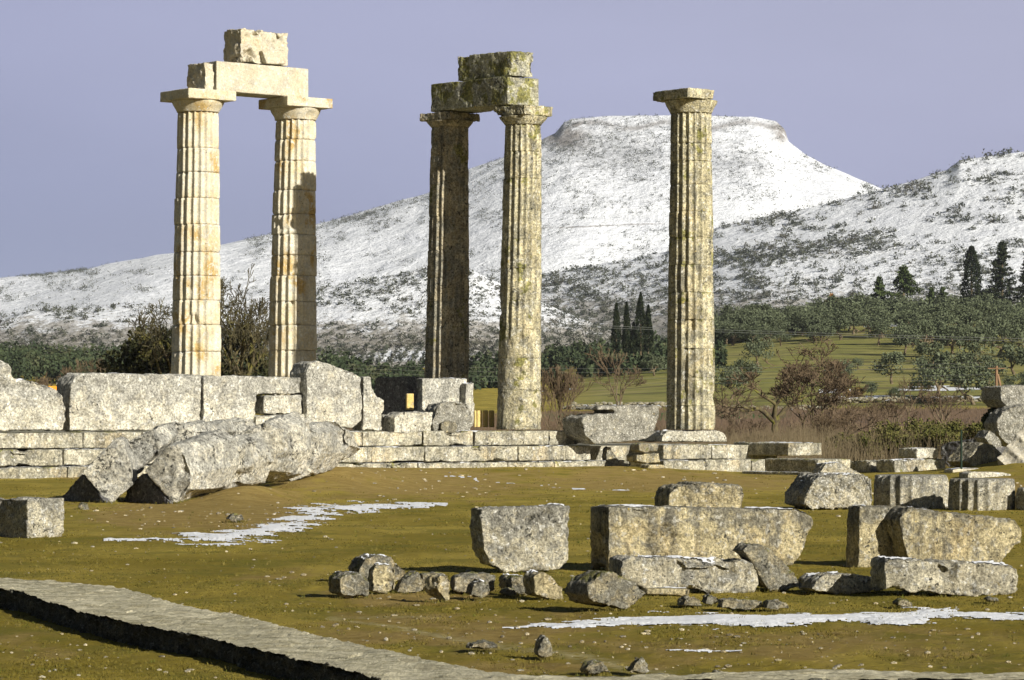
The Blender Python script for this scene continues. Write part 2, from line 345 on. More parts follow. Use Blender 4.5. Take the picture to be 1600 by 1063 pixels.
def build_ground():
    pxs = np.concatenate([np.linspace(-6000, -700, 18), np.linspace(-600, -40, 24), np.linspace(-20, 1620, 420), np.linspace(1640, 2200, 24), np.linspace(2300, 7600, 18)])
    Ys = np.concatenate([np.linspace(3, 18, 8), np.geomspace(19, 110, 560), np.geomspace(111, 640, 160), np.geomspace(660, 9000, 26)])
    U = (pxs - 800) / F; X = U[None, :] * Ys[:, None]; Y = np.repeat(Ys[:, None], len(pxs), 1)
    near = Ys < 18.5
    X = np.where((Ys < 18.5)[:, None], U[None, :] * 18.5 * (1.0), X)
    Z = ground_z(X, Y)
    Z = Z + np.where(Y < 105, .012 * fbm(np.stack([X * 9, Y * 9, 0 * X], -1), 9, 3) * (1 - sstep(Y, 60, 100)), 0)
    me = grid_mesh('ground', np.stack([X, Y, Z], -1))
    add_attr(me, 'soil', soil_mask(X, Y)); add_attr(me, 'pale', pale_line(X, np.maximum(Y, 1)))
    px = 800 + F * X / np.maximum(Y, 1)
    # land use further back: 1 brown vineyard, 2 grazed grass, 3 wet green field
    vine = sstep(Y, 118, 128) * (1 - sstep(Y, 285, 300)) * (0.35 + .65 * sstep(px, 820, 900))
    green = sstep(Y, 246, 250) * (1 - sstep(Y, 282, 288)) * (1 - sstep(px, 1215, 1245)) * sstep(px, 830, 860)
    grass = sstep(Y, 296, 305) * sstep(px, 820, 950)
    add_attr(me, 'vine', vine); add_attr(me, 'greenfield', green); add_attr(me, 'grassfield', grass)
    m, nt, bs = new_mat('winter_turf_and_soil'); k = NB(nt)
    g1 = k.mix((.31, .24, .028), (.50, .385, .07), k.ramp(k.noise(.55, 6, .6, k.mapped((.7, .35, 1))), .38, .62))
    g1 = k.mix(g1, (.185, .178, .022), k.m('MULTIPLY', k.ramp(k.noise(1.1, 8, .72, k.mapped((.7, .6, 1))), .46, .62), .7))
    g1 = k.mix(g1, (.37, .29, .07), k.m('MULTIPLY', k.ramp(k.noise(14, 6, .7), .54, .66), .6))
    so = k.mix((.47, .34, .11), (.36, .25, .07), k.ramp(k.noise(2.4, 7, .6), .38, .62))
    so = k.mix(so, (.40, .31, .13), k.m('MULTIPLY', k.ramp(k.noise(11, 6, .7), .55, .66), .7))
    sm = k.m('ADD', k.attr('soil'), k.m('MULTIPLY', k.m('SUBTRACT', k.noise(1.1, 8, .68, k.mapped((1, .45, 1))), .5), 2.0))
    c = k.mix(g1, so, k.ramp(sm, .20, .62))
    c = k.mix(c, (.55, .50, .34), k.ramp(k.noise(30, 5, .7), .66, .70, 0, .7)); c = k.mix(c, (.46, .37, .12), k.ramp(k.noise(5, 9, .75, k.mapped((.8, .5, 1))), .56, .70, 0, .5))
    c = k.mix(c, (.05, .045, .014), k.m('MULTIPLY', k.ramp(k.noise(18, 9, .8), .52, .66), .65)); c = k.mix(c, (.40, .33, .10), k.m('MULTIPLY', k.ramp(k.noise(22, 8, .8, k.mapped((1, .8, 1))), .55, .66), .5))
    c = k.mix(c, (.52, .45, .23), k.m('MULTIPLY', k.attr('pale'), k.ramp(k.noise(7, 7, .7), .38, .56)))
    vi = k.mix((.085, .058, .038), (.135, .095, .062), k.ramp(k.noise(.6, 6, .7, k.mapped((1, .3, 1))), .35, .65))
    c = k.mix(c, vi, k.attr('vine'))
    gr = k.mix((.235, .235, .060), (.31, .285, .09), k.ramp(k.noise(.07, 5, .6), .4, .6))
    gr = k.mix(gr, (.10, .10, .035), k.m('MULTIPLY', k.ramp(k.noise(.25, 6, .65, k.mapped((.6, 1, 1))), .5, .62), .7))
    gr = k.mix(gr, (.11, .10, .045), k.ramp(k.noise(1.0, 5, .6, k.mapped((.03, .22, 0))), .53, .60, 0, .8)); gr = k.mix(gr, (.36, .31, .13), k.ramp(k.noise(1.0, 6, .65, k.mapped((.06, .12, 0))), .54, .66, 0, .7))
    c = k.mix(c, gr, k.attr('grassfield')); c = k.mix(c, (.05, .14, .03), k.attr('greenfield'))
    nt.links.new(c, bs.inputs['Base Color'])
    nrm = k.bump(k.noise(9, 9, .78), 1.0, .10); nrm = k.bump(k.noise(50, 6, .8), .9, .025, nrm)
    nt.links.new(nrm, bs.inputs['Normal'])
    return tag(link('ground', me, m), kind='structure')
ground = build_ground()

# snow: real thin sheets with ragged edges lying on the ground
def snow_mat():
    m, nt, bs = new_mat('old_snow'); k = NB(nt)
    nt.links.new(k.mix((.80, .82, .86), (.62, .62, .62), k.ramp(k.noise(6, 6, .6), .5, .75)), bs.inputs['Base Color'])
    bs.inputs['Roughness'].default_value = .6
    nt.links.new(k.bump(k.noise(14, 6, .6), .5, .03), bs.inputs['Normal']); return m
M['snow'] = snow_mat()
def snow_patch(pts, thr, seed, label, step_px=1.2, stretch=.95, dx=-.0, thick=.012):
    """pts: spine of (px, py, half-width in px rows)"""
    x0 = min(p[0] for p in pts) - 20; x1 = max(p[0] for p in pts) + 20
    y0 = min(p[1] - p[2] for p in pts) - 6; y1 = max(p[1] + p[2] for p in pts) + 6
    px = np.arange(x0, x1, step_px); py = np.arange(y0, y1, .55)
    PX, PY = np.meshgrid(px, py); Y = F * H / (PY - HOR); X = (PX - 800) / F * Y
    cy = np.interp(PX, [p[0] for p in pts], [p[1] for p in pts]); hw = np.interp(PX, [p[0] for p in pts], [p[2] for p in pts])
    base = 1 - np.abs(PY - cy) / np.maximum(hw, .5)
    Q = np.stack([X * .95, Y * stretch + X * dx, 0 * X], -1)
    n = fbm(Q * 2.0, seed, 6, .72)
    v = base * .85 + n * 1.5 - thr
    Z = ground_z(X, Y) + np.clip(v, -.1, .5) * thick * 2 + .004
    keep = v > 0
    idx = np.arange(PX.size).reshape(PX.shape)
    q = np.stack([idx[:-1, :-1], idx[1:, :-1], idx[1:, 1:], idx[:-1, 1:]], -1).reshape(-1, 4)
    kk = keep.ravel()[q].sum(1) >= 3; q = q[kk]
    Vv = np.stack([X, Y, Z], -1).reshape(-1, 3); u, inv = np.unique(q, return_inverse=True)
    me = mesh_np('snow_patch', Vv[u], inv.reshape(-1, 4))
    o = link('snow_patch', me, M['snow']); return tag(o, label, 'snow', None, 'stuff')
snow_patch([(182, 847, 2.5), (250, 846, 7), (320, 843, 12), (400, 835, 18), (440, 820, 24), (490, 804, 24), (560, 794, 17), (620, 790, 11), (680, 788, 4)], .44, 4, 'streaky patch of thin snow on the grass below the fallen column', dx=.9)
snow_patch([(805, 978, 2), (900, 974, 8), (1000, 968, 14), (1150, 967, 15), (1300, 970, 12), (1450, 966, 13), (1700, 962, 15)], .30, 8, 'long bright strip of snow lying across the turf in the foreground at right')
snow_patch([(1040, 1019, 2), (1090, 1020, 3), (1140, 1021, 2)], .45, 15, 'thin sliver of snow below the long snow strip')
snow_patch([(700, 752, 2), (760, 755, 3), (880, 762, 3), (1040, 770, 2)], .85, 21, 'faint broken line of snow crossing the grass in front of the steps')

# ------------------------------------------------------------------ paved path with a rubble kerb
def build_path():
    near = [(-400, 900), (-150, 912), (0, 920), (31, 924), (75, 940), (131, 957), (200, 973), (281, 988), (350, 1002), (422, 1020), (500, 1037), (590, 1060), (700, 1085), (900, 1098), (1060, 1063.5), (1300, 1062), (1620, 1063), (2400, 1066)]
    far = [(-400, 898), (-150, 901), (0, 904), (62, 907), (169, 915), (216, 924), (250, 937), (312, 951), (375, 962), (500, 993), (581, 1012), (656, 1028), (753, 1047), (830, 1058), (1031, 1054), (1180, 1049), (1337, 1048), (1600, 1052), (2400, 1056)]
    zt = .15
    def resample(pl, n=1300):
        pts = [P(x, y, F * (H - zt) / (y - HOR)) for x, y in pl]
        a = np.array([[p.x, p.y] for p in pts])
        d = np.r_[0, np.cumsum(np.hypot(*np.diff(a, axis=0).T))]; t = np.linspace(0, d[-1], n)
        return np.stack([np.interp(t, d, a[:, 0]), np.interp(t, d, a[:, 1])], -1)
    n = 1300; A = resample(near, n); B = resample(far, n)
    k = np.ones(15) / 15
    for arr in (A, B):
        for c in range(2):
            pad = np.r_[np.full(7, arr[0, c]), arr[:, c], np.full(7, arr[-1, c])]; arr[:, c] = np.convolve(pad, k, 'valid')
    m = 44
    T = np.linspace(0, 1, m)
    G = A[:, None, :] * (1 - T)[None, :, None] + B[:, None, :] * T[None, :, None]
    X, Y = G[..., 0], G[..., 1]
    Z = zt + .016 * fbm(np.stack([X * 9, Y * 9, 0 * X], -1), 14, 4, .7) + .012 * fbm(np.stack([X * 2.5, Y * 2.5, 0 * X], -1), 4, 4) + .0 * X
    Z = Z + .006 * cells(np.stack([X / .16, Y / .22, 0 * X + .5], -1), 44)
    # ragged edges
    dirv = (B - A); dirv = dirv / np.linalg.norm(dirv, axis=1)[:, None]
    r0 = .035 * fbm(np.stack([A[:, 0] * 5, A[:, 1] * 5, 0 * A[:, 0]], -1), 77, 3); r1 = .05 * fbm(np.stack([B[:, 0] * 4, B[:, 1] * 4, 0 * B[:, 0]], -1), 78, 3)
    X[:, 0] += dirv[:, 0] * r0; Y[:, 0] += dirv[:, 1] * r0; X[:, -1] += dirv[:, 0] * r1; Y[:, -1] += dirv[:, 1] * r1
    # skirt down on both sides
    def skirt(col, off):
        S = []
        for j, dz in enumerate((0.0, .04, .09, .14, .2)):
            bx = X[:, col] + dirv[:, 0] * off * (.2 + j * .25); by = Y[:, col] + dirv[:, 1] * off * (.2 + j * .25)
            q = np.stack([bx * 7, by * 7, 0 * bx + dz * 12], -1); nn = .03 * fbm(q, 55, 3)
            S.append(np.stack([bx + dirv[:, 0] * nn, by + dirv[:, 1] * nn, Z[:, col] - dz - .01], -1))
        return np.stack(S, 1)
    top = np.stack([X, Y, Z], -1)
    top2 = np.concatenate([skirt(-1, .06)[:, ::-1][:, :2] * 1.0, ], 1)
    me = grid_mesh('path', np.concatenate([top, skirt(m - 1, .04)], 1))
    mm, nt, bs = new_mat('worn_stone_paving'); kk = NB(nt)
    pv_ = kk.mapped((13, 6.5, 12)); v2 = kk.vor(1.0, pv_, 'DISTANCE_TO_EDGE')
    v2.inputs['Randomness'].default_value = 1.0
    vc = kk.vor(1.0, kk.mapped((6.2, 4.5, 1)))
    c = kk.mix((.56, .52, .38), (.43, .40, .285), kk.ramp(kk.noise(3, 6, .65), .4, .62))
    c = kk.mix(c, (.44, .41, .30), kk.ramp(kk.noise(9, 5, .7, kk.mapped((.5, 1.4, 1))), .55, .68, 0, .7))
    c = kk.mix(c, (.16, .145, .075), kk.ramp(kk.noise(11, 8, .75, kk.mapped((.35, 1.6, 1))), .48, .62, 0, .75)); c = kk.mix(c, (.62, .57, .39), kk.ramp(kk.noise(19, 7, .75, kk.mapped((.5, 1.3, 1))), .54, .64, 0, .7))
    c = kk.mix(c, (.12, .115, .08), kk.m('MULTIPLY', kk.ramp(kk.noise(5, 9, .75, kk.mapped((.5, 2.2, 1))), .53, .66), .7))
    sx = kk.n('ShaderNodeSeparateXYZ'); kk.set(sx.inputs[0], vc.outputs['Color']); c = kk.mix(c, (.27, .24, .15), kk.ramp(sx.outputs[0], .45, 1.0, 0, .5))
    nt.links.new(c, bs.inputs['Base Color'])
    hh = kk.m('ADD', kk.noise(9, 7, .7, kk.mapped((.4, 1.4, 1))), kk.noise(30, 7, .7))
    nt.links.new(kk.bump(hh, .8, .028), bs.inputs['Normal'])
    o = tag(link('path', me, mm), kind='structure')
    # kerb of dark rubble along the near edge
    kp = (800 + F * A[:, 0] / A[:, 1] > -140) & (800 + F * A[:, 0] / A[:, 1] < 1760); idx = np.where(kp)[0][::9]; L = A[idx]; dn = dirv[idx]
    wob = .02 * fbm(np.stack([L[:, 0] * 3, L[:, 1] * 3, 0 * L[:, 0]], -1), 5, 3)[:, None]; hz_ = .018 * fbm(np.stack([L[:, 0] * 6, L[:, 1] * 6, 0 * L[:, 0]], -1), 6, 3)
    f0 = L - dn * (.05 + wob); f1 = L - dn * (.015 + wob); b1 = L + dn * .12
    rings = [[(f0[i, 0], f0[i, 1], -.06), (f1[i, 0], f1[i, 1], zt + .012 + hz_[i]), (b1[i, 0], b1[i, 1], zt - .005), (b1[i, 0], b1[i, 1], -.06)] for i in range(len(L))]
    v = [p for r_ in rings for p in r_]; f = [[0, 1, 2, 3], [len(v) - 1, len(v) - 2, len(v) - 3, len(v) - 4]]
    for q in range(len(L) - 1):
        for c_ in range(4): f.append([q * 4 + c_, q * 4 + (c_ + 1) % 4, q * 4 + 4 + (c_ + 1) % 4, q * 4 + 4 + c_])
    hull_stone('kerb_of_rubble', v, f, stone_mat('dark_kerb_stone', (.19, .175, .125), (.12, .11, .085), grey=.5, black=.45, white=.25, ochre=.05, yellow=.05, gcol=(.12, .12, .10), sc=3),
               'low dark kerb of upright rubble stones along the near edge of the paved path', 'kerb', voxel=.015, amp=.010, smooth=1, chip=.02, facet=.05, fsize=.085)
    return A, B
PATH_A, PATH_B = build_path()

# ------------------------------------------------------------------ temple frame
TH = 37.0
Av = Vector((math.cos(R(TH)), math.sin(R(TH)))); Bv = Vector((-math.sin(R(TH)), math.cos(R(TH)))); T0 = Vector((0.2, 92.0))
def tp(a, b): return T0 + Av * a + Bv * b
def a_at(px, b=0.0):
    u = (px - 800) / F; p = T0 + Bv * b
    return (u * p.y - p.x) / (Av.x - u * Av.y)
ZS = [1.28, .85, .40, -.08]
temple = empty('temple_platform', (*tp(0, 2), 0)); tag(temple, 'long stepped limestone platform of the ruined temple, three courses of steps', 'temple platform')
rnd = random.Random(11)
def course(a0, a1, b, z0, z1, depth, joints=None, chipk=1.0):
    a = a0; k = 0
    while a < a1 - .2:
        L = rnd.uniform(1.5, 3.3)
        if joints and k < len(joints): L = joints[k] - a
        e = min(a + L, a1)
        if a1 - e < .5: e = a1
        jb = rnd.uniform(-.025, .025); jt = rnd.uniform(-.012, .006)
        v, f = box_verts(tp(a + .004, b + depth / 2 + jb), tp(e - .004, b + depth / 2 + jb), depth, z0, z1 + jt)
        hull_stone('step_block', v, f, 'step', parent=temple, voxel=.036, amp=.012, smooth=1, chip=rnd.choice((.02, .05, .08, .13)) * chipk)
        a = e; k += 1
course(-21.5, a_at(740), 0, ZS[1] + .003, ZS[0], 1.3)
course(a_at(742), a_at(905), 0, ZS[1] + .003, ZS[0], 1.3, chipk=1.6)
course(-21.5, a_at(925, -.4), -.40, ZS[2] + .003, ZS[1], 1.2, )
course(-21.5, a_at(985, -.8), -.80, ZS[3], ZS[2], 1.2, chipk=1.5)
course(a_at(1037, -.4), a_at(1150, -.4), -.40, ZS[2] + .003, ZS[1], 1.6)
course(a_at(1037, -.8), a_at(1200, -.8), -.80, ZS[3], ZS[2], 1.6, chipk=1.3)
for (a0, a1, b0, b1, zz) in ((-21.5, 2.0, 1.31, 17, 1.255), (2.4, 11, 1.21, 17, .80)):
    v = [(*tp(a0, b0), -.2), (*tp(a1, b0), -.2), (*tp(a1, b1), -.2), (*tp(a0, b1), -.2)]; v += [(x, y, zz) for x, y, _ in v]
    me = bpy.data.meshes.new('pavement_slab'); me.from_pydata(v, [], [[3, 2, 1, 0], [4, 5, 6, 7]] + [[i, (i + 1) % 4, 4 + (i + 1) % 4, 4 + i] for i in range(4)])
    place('pavement_slab', me, M['step'], temple)

# ------------------------------------------------------------------ columns
def drum_mesh(cx0, cx1, Yc, z0, z1, r0, r1, zb, ztop, seed, erode=0.0, flute=.085, rot=0.0, nflute=20, jit=0.0, seg=8, chip=.03, erode_below=None, dz=.05, jd=.022):
    """cx0/cx1: axis x at zb/ztop; r0/r1 radius at zb/ztop"""
    n = nflute * seg; rows = max(5, int((z1 - z0) / dz)); zz = np.linspace(z0, z1, rows); zz = np.sort(np.r_[z0, z0 + .012, zz[1:-1], z1 - .012, z1])
    ph = np.linspace(0, 2 * math.pi, n, endpoint=False); PH, ZZ = np.meshgrid(ph, zz)
    t = (ZZ - zb) / (ztop - zb); Rr = r0 + (r1 - r0) * (t + .10 * t * (1 - t) * -1) ; Rr = r0 + (r1 - r0) * t + .012 * np.sin(np.pi * t)
    fl = ((PH + rot) / (2 * math.pi) * nflute) % 1.0; prof = 4 * fl * (1 - fl)
    cx = cx0 + (cx1 - cx0) * t
    q = np.stack([np.cos(PH) * Rr * 1.0, np.sin(PH) * Rr, ZZ], -1)
    wear = sstep(fbm(q * 1.1, seed, 4, .6), .05, .55) * .9 * (0.25 + erode)
    if erode_below is not None: wear = np.maximum(wear, 1 - sstep(ZZ + .4 * fbm(q * 1.5, seed + 3, 3), erode_below - .5, erode_below + .35))
    wear = np.clip(wear, 0, 1)
    r = Rr * (1 - flute * prof * (1 - wear) - .035 * wear)
    r = r - .010 * (1 - prof) ** 4 * (1 - wear) * (0.5 + .5 * vnoise(q * 6, seed + 4))
    r = r + (.006 + .020 * erode + .022 * wear) * fbm(q * 6, seed + 9, 4, .6)
    edge = np.minimum(ZZ - z0, z1 - ZZ)
    ch = np.clip(vnoise(q * 3.1, seed + 21) + .5 * vnoise(q * 8, seed + 22), 0, 1)
    r = r - np.where(edge < .005, jd, 0) - (.004 * jd / .022 + chip * ch ** 1.5 * 1.6) * (1 - sstep(edge, 0, .10))
    r = r - (.05 + .1 * erode) * chip / .03 * sstep(vnoise(q * 1.3, seed + 40) + .35 * vnoise(q * 4, seed + 41), .72, 1.0)
    jx, jy = jit
    V = np.stack([cx + jx + np.cos(PH) * r, Yc + jy + np.sin(PH) * r, ZZ], -1); nr = len(zz)
    idx = np.arange(nr * n).reshape(nr, n); nx = np.roll(idx, -1, 1)
    f = np.stack([idx[:-1], nx[:-1], nx[1:], idx[1:]], -1).reshape(-1, 4)
    V = V.reshape(-1, 3); c = len(V); V = np.concatenate([V, [[cx[0, 0] + jx, Yc + jy, z0], [cx[-1, 0] + jx, Yc + jy, z1]]])
    cap = []
    for i in range(0, n, 2):
        cap.append((idx[0, (i + 2) % n], idx[0, i + 1], idx[0, i], c)); cap.append((idx[-1, i], idx[-1, i + 1], idx[-1, (i + 2) % n], c + 1))
    return mesh_np('drum', V, np.concatenate([f, np.array(cap)]))
def echinus_mesh(cx, Yc, z0, z1, r0, r1, seed, wear=.01):
    n, m = 96, 18; t = np.linspace(0, 1, m); prof = r0 + (r1 - r0) * (t ** .75 * .35 + .65 * np.sin(t * math.pi / 2) ** 1.3 * t ** .3)
    ph = np.linspace(0, 2 * math.pi, n, endpoint=False); PH, TT = np.meshgrid(ph, t); Rr = np.repeat(prof[:, None], n, 1); ZZ = z0 + (z1 - z0) * TT
    q = np.stack([np.cos(PH) * Rr, np.sin(PH) * Rr, ZZ], -1)
    Rr = Rr + wear * fbm(q * 5, seed, 4, .6) - wear * 4 * sstep(vnoise(q * 1.8, seed + 2), .45, .9)
    V = np.stack([cx + np.cos(PH) * Rr, Yc + np.sin(PH) * Rr, ZZ], -1).reshape(-1, 3); idx = np.arange(m * n).reshape(m, n); nx = np.roll(idx, -1, 1)
    f = np.stack([idx[:-1], nx[:-1], nx[1:], idx[1:]], -1).reshape(-1, 4); c = len(V)
    V = np.concatenate([V, [[cx, Yc, z0], [cx, Yc, z1]]]); cap = []
    for i in range(0, n, 2): cap.append((idx[0, (i + 2) % n], idx[0, i + 1], idx[0, i], c)); cap.append((idx[-1, i], idx[-1, i + 1], idx[-1, (i + 2) % n], c + 1))
    return mesh_np('echinus', V, np.concatenate([f, np.array(cap)]))
def column(label, pxb, yb, pxt, yt, Yc, rb, rt, zb, joints, z_ech, z_ab, z_top, abw, mat, theta, seed, group=None, erode=.2, chip=.03, jitter=.01, ab_outline=None, erode_below=None, flute=.085, rot=.0, abchip=.0, abamp=.006, ech_r=None, mats=None, jd=.022):
    s = F / Yc; X0 = (pxb - 800) / s; X1 = (pxt - 800) / s
    root = empty('column', (X0, Yc, zb)); tag(root, label, 'column', group)
    zj = [zb] + sorted(z for z in (H + (HOR - y) / s for y in joints) if zb + .1 < z < z_ech - .1) + [z_ech]
    rn = random.Random(seed)
    for i in range(len(zj) - 1):
        ro = rot + rn.uniform(-.02, .02)
        me = drum_mesh(X0, X1, Yc, zj[i] + .002, zj[i + 1] - .002, rb, rt, zb, z_ech, seed * 31 + i * 7, erode, flute, ro, jit=(rn.uniform(-jitter, jitter), rn.uniform(-jitter, jitter)), chip=chip, erode_below=erode_below, jd=jd)
        place('drum', me, M[mats[i % len(mats)]] if mats else M[mat], root)
    cp = place('capital', echinus_mesh(X1, Yc, z_ech, z_ab, rt * .99, ech_r or abw * .47, seed, .01 + .03 * erode), M[mat], root)
    A = Vector((math.cos(R(theta)), math.sin(R(theta)))); c = Vector((X1, Yc))
    if ab_outline is None: pts = [(-.5, -.5), (.5, -.5), (.5, .5), (-.5, .5)]
    else: pts = ab_outline
    B = Vector((-A.y, A.x)); pp = [c + A * (x * abw) + B * (y * abw) for x, y in pts]; n = len(pp)
    v = [Vector((p.x, p.y, z_ab)) for p in pp] + [Vector((p.x, p.y, z_top)) for p in pp]
    f = [list(range(n - 1, -1, -1)), list(range(n, 2 * n))] + [[i, (i + 1) % n, n + (i + 1) % n, n + i] for i in range(n)]
    ab = hull_stone('abacus', v, f, mat, parent=root, voxel=.03, amp=abamp, smooth=1, chip=abchip)
    return root, c
J1 = [233, 270.6, 311, 352, 395, 432, 470, 508, 550, 592, 633]
J2 = [220, 253, 299, 336, 368, 400, 432, 472, 509, 548, 589, 630]
c1, C1 = column('pale restored fluted column, leftmost of the five, under the left end of the bright beam', 304.8, 672, 309.6, 176, 98.4, .805, .65, 1.28, J1, 11.02, 11.36, 11.67, 1.72, 'new', TH, 3, 'restored pale columns', .18, .045, .016, rot=.05, flute=.13, jd=.026)
c2, C2 = column('pale restored fluted column partly in shadow, second from left under the right end of the bright beam', 455.7, 672, 461.7, 188, 100.8, .805, .65, 1.28, J2, 11.00, 11.36, 11.67, 1.71, 'new', TH, 5, 'restored pale columns', .2, .05, .016, rot=.12, flute=.13, jd=.026)
THM = 47.0
mr, CMR = column('weathered yellow-grey column lit by the sun, nearer one under the mossy beam, its flutes worn away at the bottom', 810.5, 668, 817.5, 196, 93.5, .665, .54, 1.30, [238, 280, 330, 375, 420, 470, 515, 560, 610], 10.19, 10.42, 10.74, 1.28, 'old', THM, 8, 'old columns', .45, .02, .004, erode_below=4.2, rot=.1, jd=.004, flute=.13, abchip=.14, abamp=.04, ech_r=.70)
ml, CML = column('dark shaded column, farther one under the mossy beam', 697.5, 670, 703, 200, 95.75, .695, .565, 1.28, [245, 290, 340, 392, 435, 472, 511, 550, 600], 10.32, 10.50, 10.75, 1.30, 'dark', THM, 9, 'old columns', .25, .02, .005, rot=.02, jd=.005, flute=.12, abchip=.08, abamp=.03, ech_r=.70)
rc, CRC = column('single free-standing fluted column on the right with a broken flat capital', 1079.3, 672, 1079.7, 178, 98.0, .765, .632, 1.28, [226, 253, 290, 332, 372, 415, 458, 500, 545, 590, 634], 10.95, 11.33, 11.64, 1.72, 'old', TH, 12, None, .22, .022, .008, rot=.16, jd=.007, flute=.135,
                 ab_outline=[(-.5, -.5), (.02, -.5), (.08, -.44), (.20, -.42), (.24, -.1), (.36, .1), (.5, .5), (-.5, .5)], abchip=.05, abamp=.015)
slab('column_base_slab', [(1033, 691), (1036, 680), (1045, 673), (1120, 672), (1132, 676), (1137, 683), (1137, 691)], 97.2, 20, 1.9, 'wall', 'rounded pale slab under the free-standing right column', 'stone slab', amp=.03)

# beams
def beam(name, p, q, t, z0, z1, mat, label, cat, voxel=.035, amp=.012, chip=.0, smooth=1, cut=None):
    v, f = box_verts(p, q, t, z0, z1); return hull_stone(name, v, f, mat, label, cat, voxel=voxel, amp=amp, chip=chip, smooth=smooth)
d = (C2 - C1).normalized(); nrm2 = Vector((d.y, -d.x))
A1 = C1 + nrm2 * .0
beam('beam', A1 + d * .32, C2 + d * .13, 1.06, 11.675, 12.60, 'newbeam', 'long clean cream beam across the two pale columns at left', 'stone beam', amp=.006)
beam('beam', A1 - d * .10, A1 + d * .30, 1.00, 11.675, 12.56, 'newbeam', 'short broken end piece at the left end of the clean cream beam', 'stone beam', amp=.05, chip=.16, voxel=.035)
m0 = C1 + d * 1.30 - nrm2 * .06
v, f = box_verts(m0, m0 + d * 1.86, .95, 12.61, 13.70)
hull_stone('beam_block', v, f, 'newbeam', 'rough broken cream block lying on top of the clean beam', 'stone block', voxel=.035, amp=.05, chip=.24)
wp = C1 + d * 2.35 + nrm2 * .50
slab('stone_wedge', [(409.5, 79), (426, 78.5), (446, 79.5), (449, 86), (447, 101), (417, 100)], wp.y, 37, .22, 'newbeam', 'small smooth grey wedge leaning under the rough top block on the clean beam', 'stone block', amp=.006, px0=430)
dm = (CML - CMR).normalized(); 
beam('beam', CMR + dm * -.02, CML + dm * .18, 1.28, 10.755, 11.60, 'moss', 'dark beam patched with green moss across the two old columns', 'stone beam', amp=.012, chip=.03)
nm = Vector((dm.y, -dm.x))
if nm.x < 0: nm = -nm
v, f = box_verts(CMR + dm * .04 - nm * -.02, CMR + dm * 2.35, .92, 11.61, 12.36)
hull_stone('beam_block', v, f, 'moss', 'blackened block with a lichen edge on top of the mossy beam', 'stone block', voxel=.035, amp=.022, chip=.08, smooth=1)

# ------------------------------------------------------------------ wall blocks standing on the platform
G1 = 'blocks of the ruined cella wall'
def wb(outline, Y, mat, label, depth=.9, yaw=TH, chip=.06, amp=.028, **k): return slab('wall_block', outline, Y, yaw, depth, mat, label, 'stone block', G1, chip=chip, amp=amp, voxel=.034, **k)
def Yl(px, b): p = tp(a_at(px, b), b); return p.y
wb([(-60, 545), (-10, 556), (4, 562), (12, 566), (18, 575), (22, 590), (35, 592), (70, 598), (90, 608), (100, 622), (104, 640), (103, 660), (100, 673), (-60, 675)], Yl(50, .7), 'wall', 'wall block with a curved sloping top at the far left, beside the dark gap', px0=50, amp=.035, smooth=4)
wb([(111, 600), (118, 588), (131, 582), (180, 583), (250, 584), (313, 585), (316, 590), (315, 672), (108, 674), (109, 640)], Yl(210, .7), 'wall', 'long smooth grey wall block in front of the leftmost column', px0=210)
wb([(318, 590), (322, 586), (400, 587), (470, 589), (477, 592), (477, 616), (400, 617), (400, 660), (318, 671)], Yl(400, .72), 'wall', 'long grey wall block right of the leftmost column with a lower recess', px0=400, depth=1.0)
wb([(413, 618), (472, 617), (474, 648), (430, 648), (412, 646)], Yl(440, .68), 'wall', 'small flat block set low in the wall recess', px0=440, depth=.7, amp=.01)
wb([(400, 649), (478, 647), (480, 672), (398, 672)], Yl(440, .55), 'wall', 'low footing block under the wall recess', px0=440, depth=1.0, amp=.01)
wb([(479, 600), (478, 583), (484, 567), (498, 563), (515, 568), (531, 574), (545, 577), (556, 583), (566, 591), (567, 640), (566, 657), (553, 671), (537, 668), (525, 672), (479, 672)], Yl(520, .45), 'wall', 'tall wall block with a jagged crest behind the fallen column', px0=520, amp=.03, chip=.07)
wb([(568, 589), (581, 588), (582, 605), (589, 618), (600, 626), (603, 640), (597, 649), (598, 673), (567, 673)], Yl(584, .5), 'wall', 'narrow broken wall block with a notched right edge', px0=584, depth=.6, chip=.02)
wb([(598, 649), (622, 648), (622, 673), (597, 673)], Yl(610, .8), 'wall', 'low cube of stone between the notched block and the small grey block', px0=610, depth=.6)
slab('wall_block', [(584, 590), (636, 588), (640, 640), (642, 668), (584, 668)], 97.5, -48, .7, 'shade', 'block in blue-grey shade standing behind the wall', 'stone block', G1, px0=612, amp=.02)
wb([(617, 652), (626, 643), (660, 643), (677, 644), (676, 676), (616, 677)], Yl(648, .15), 'wall', 'small squarish block in front of the big upright block', px0=648, depth=.6)
corner_block('wall_block', 660, 591, 672, Yl(690, .95), 10, 70, 'wall', 'big upright rectangular block at the foot of the dark column', group=G1, amp=.02, chip=.03)
wb([(728, 600), (741, 598), (742, 640), (740, 668), (726, 668)], Yl(735, 1.0), 'wall', 'narrow strip of stone on the right side of the big upright block', px0=735, depth=.7)
wb([(676, 660), (682, 640), (688, 628), (712, 627), (729, 628), (738, 640), (741, 655), (736, 676), (678, 677)], Yl(708, .2), 'block', 'rough round-shouldered block in front of the big upright block', px0=708, depth=.7, amp=.05, smooth=4)
slab('stone_stub', [(690, 660), (700, 657), (712, 659), (717, 668), (711, 677), (693, 677), (688, 668)], Yl(702, .0), 20, .25, 'cream', 'small round stone knob at the foot of the round-shouldered block', 'stone', amp=.015, smooth=3)
corner_block('cut_block', 636, 615, 641, 94.0, 3, 11, 'fresh', 'small clean ochre cut block standing on the small squarish block', amp=.003, voxel=.025)
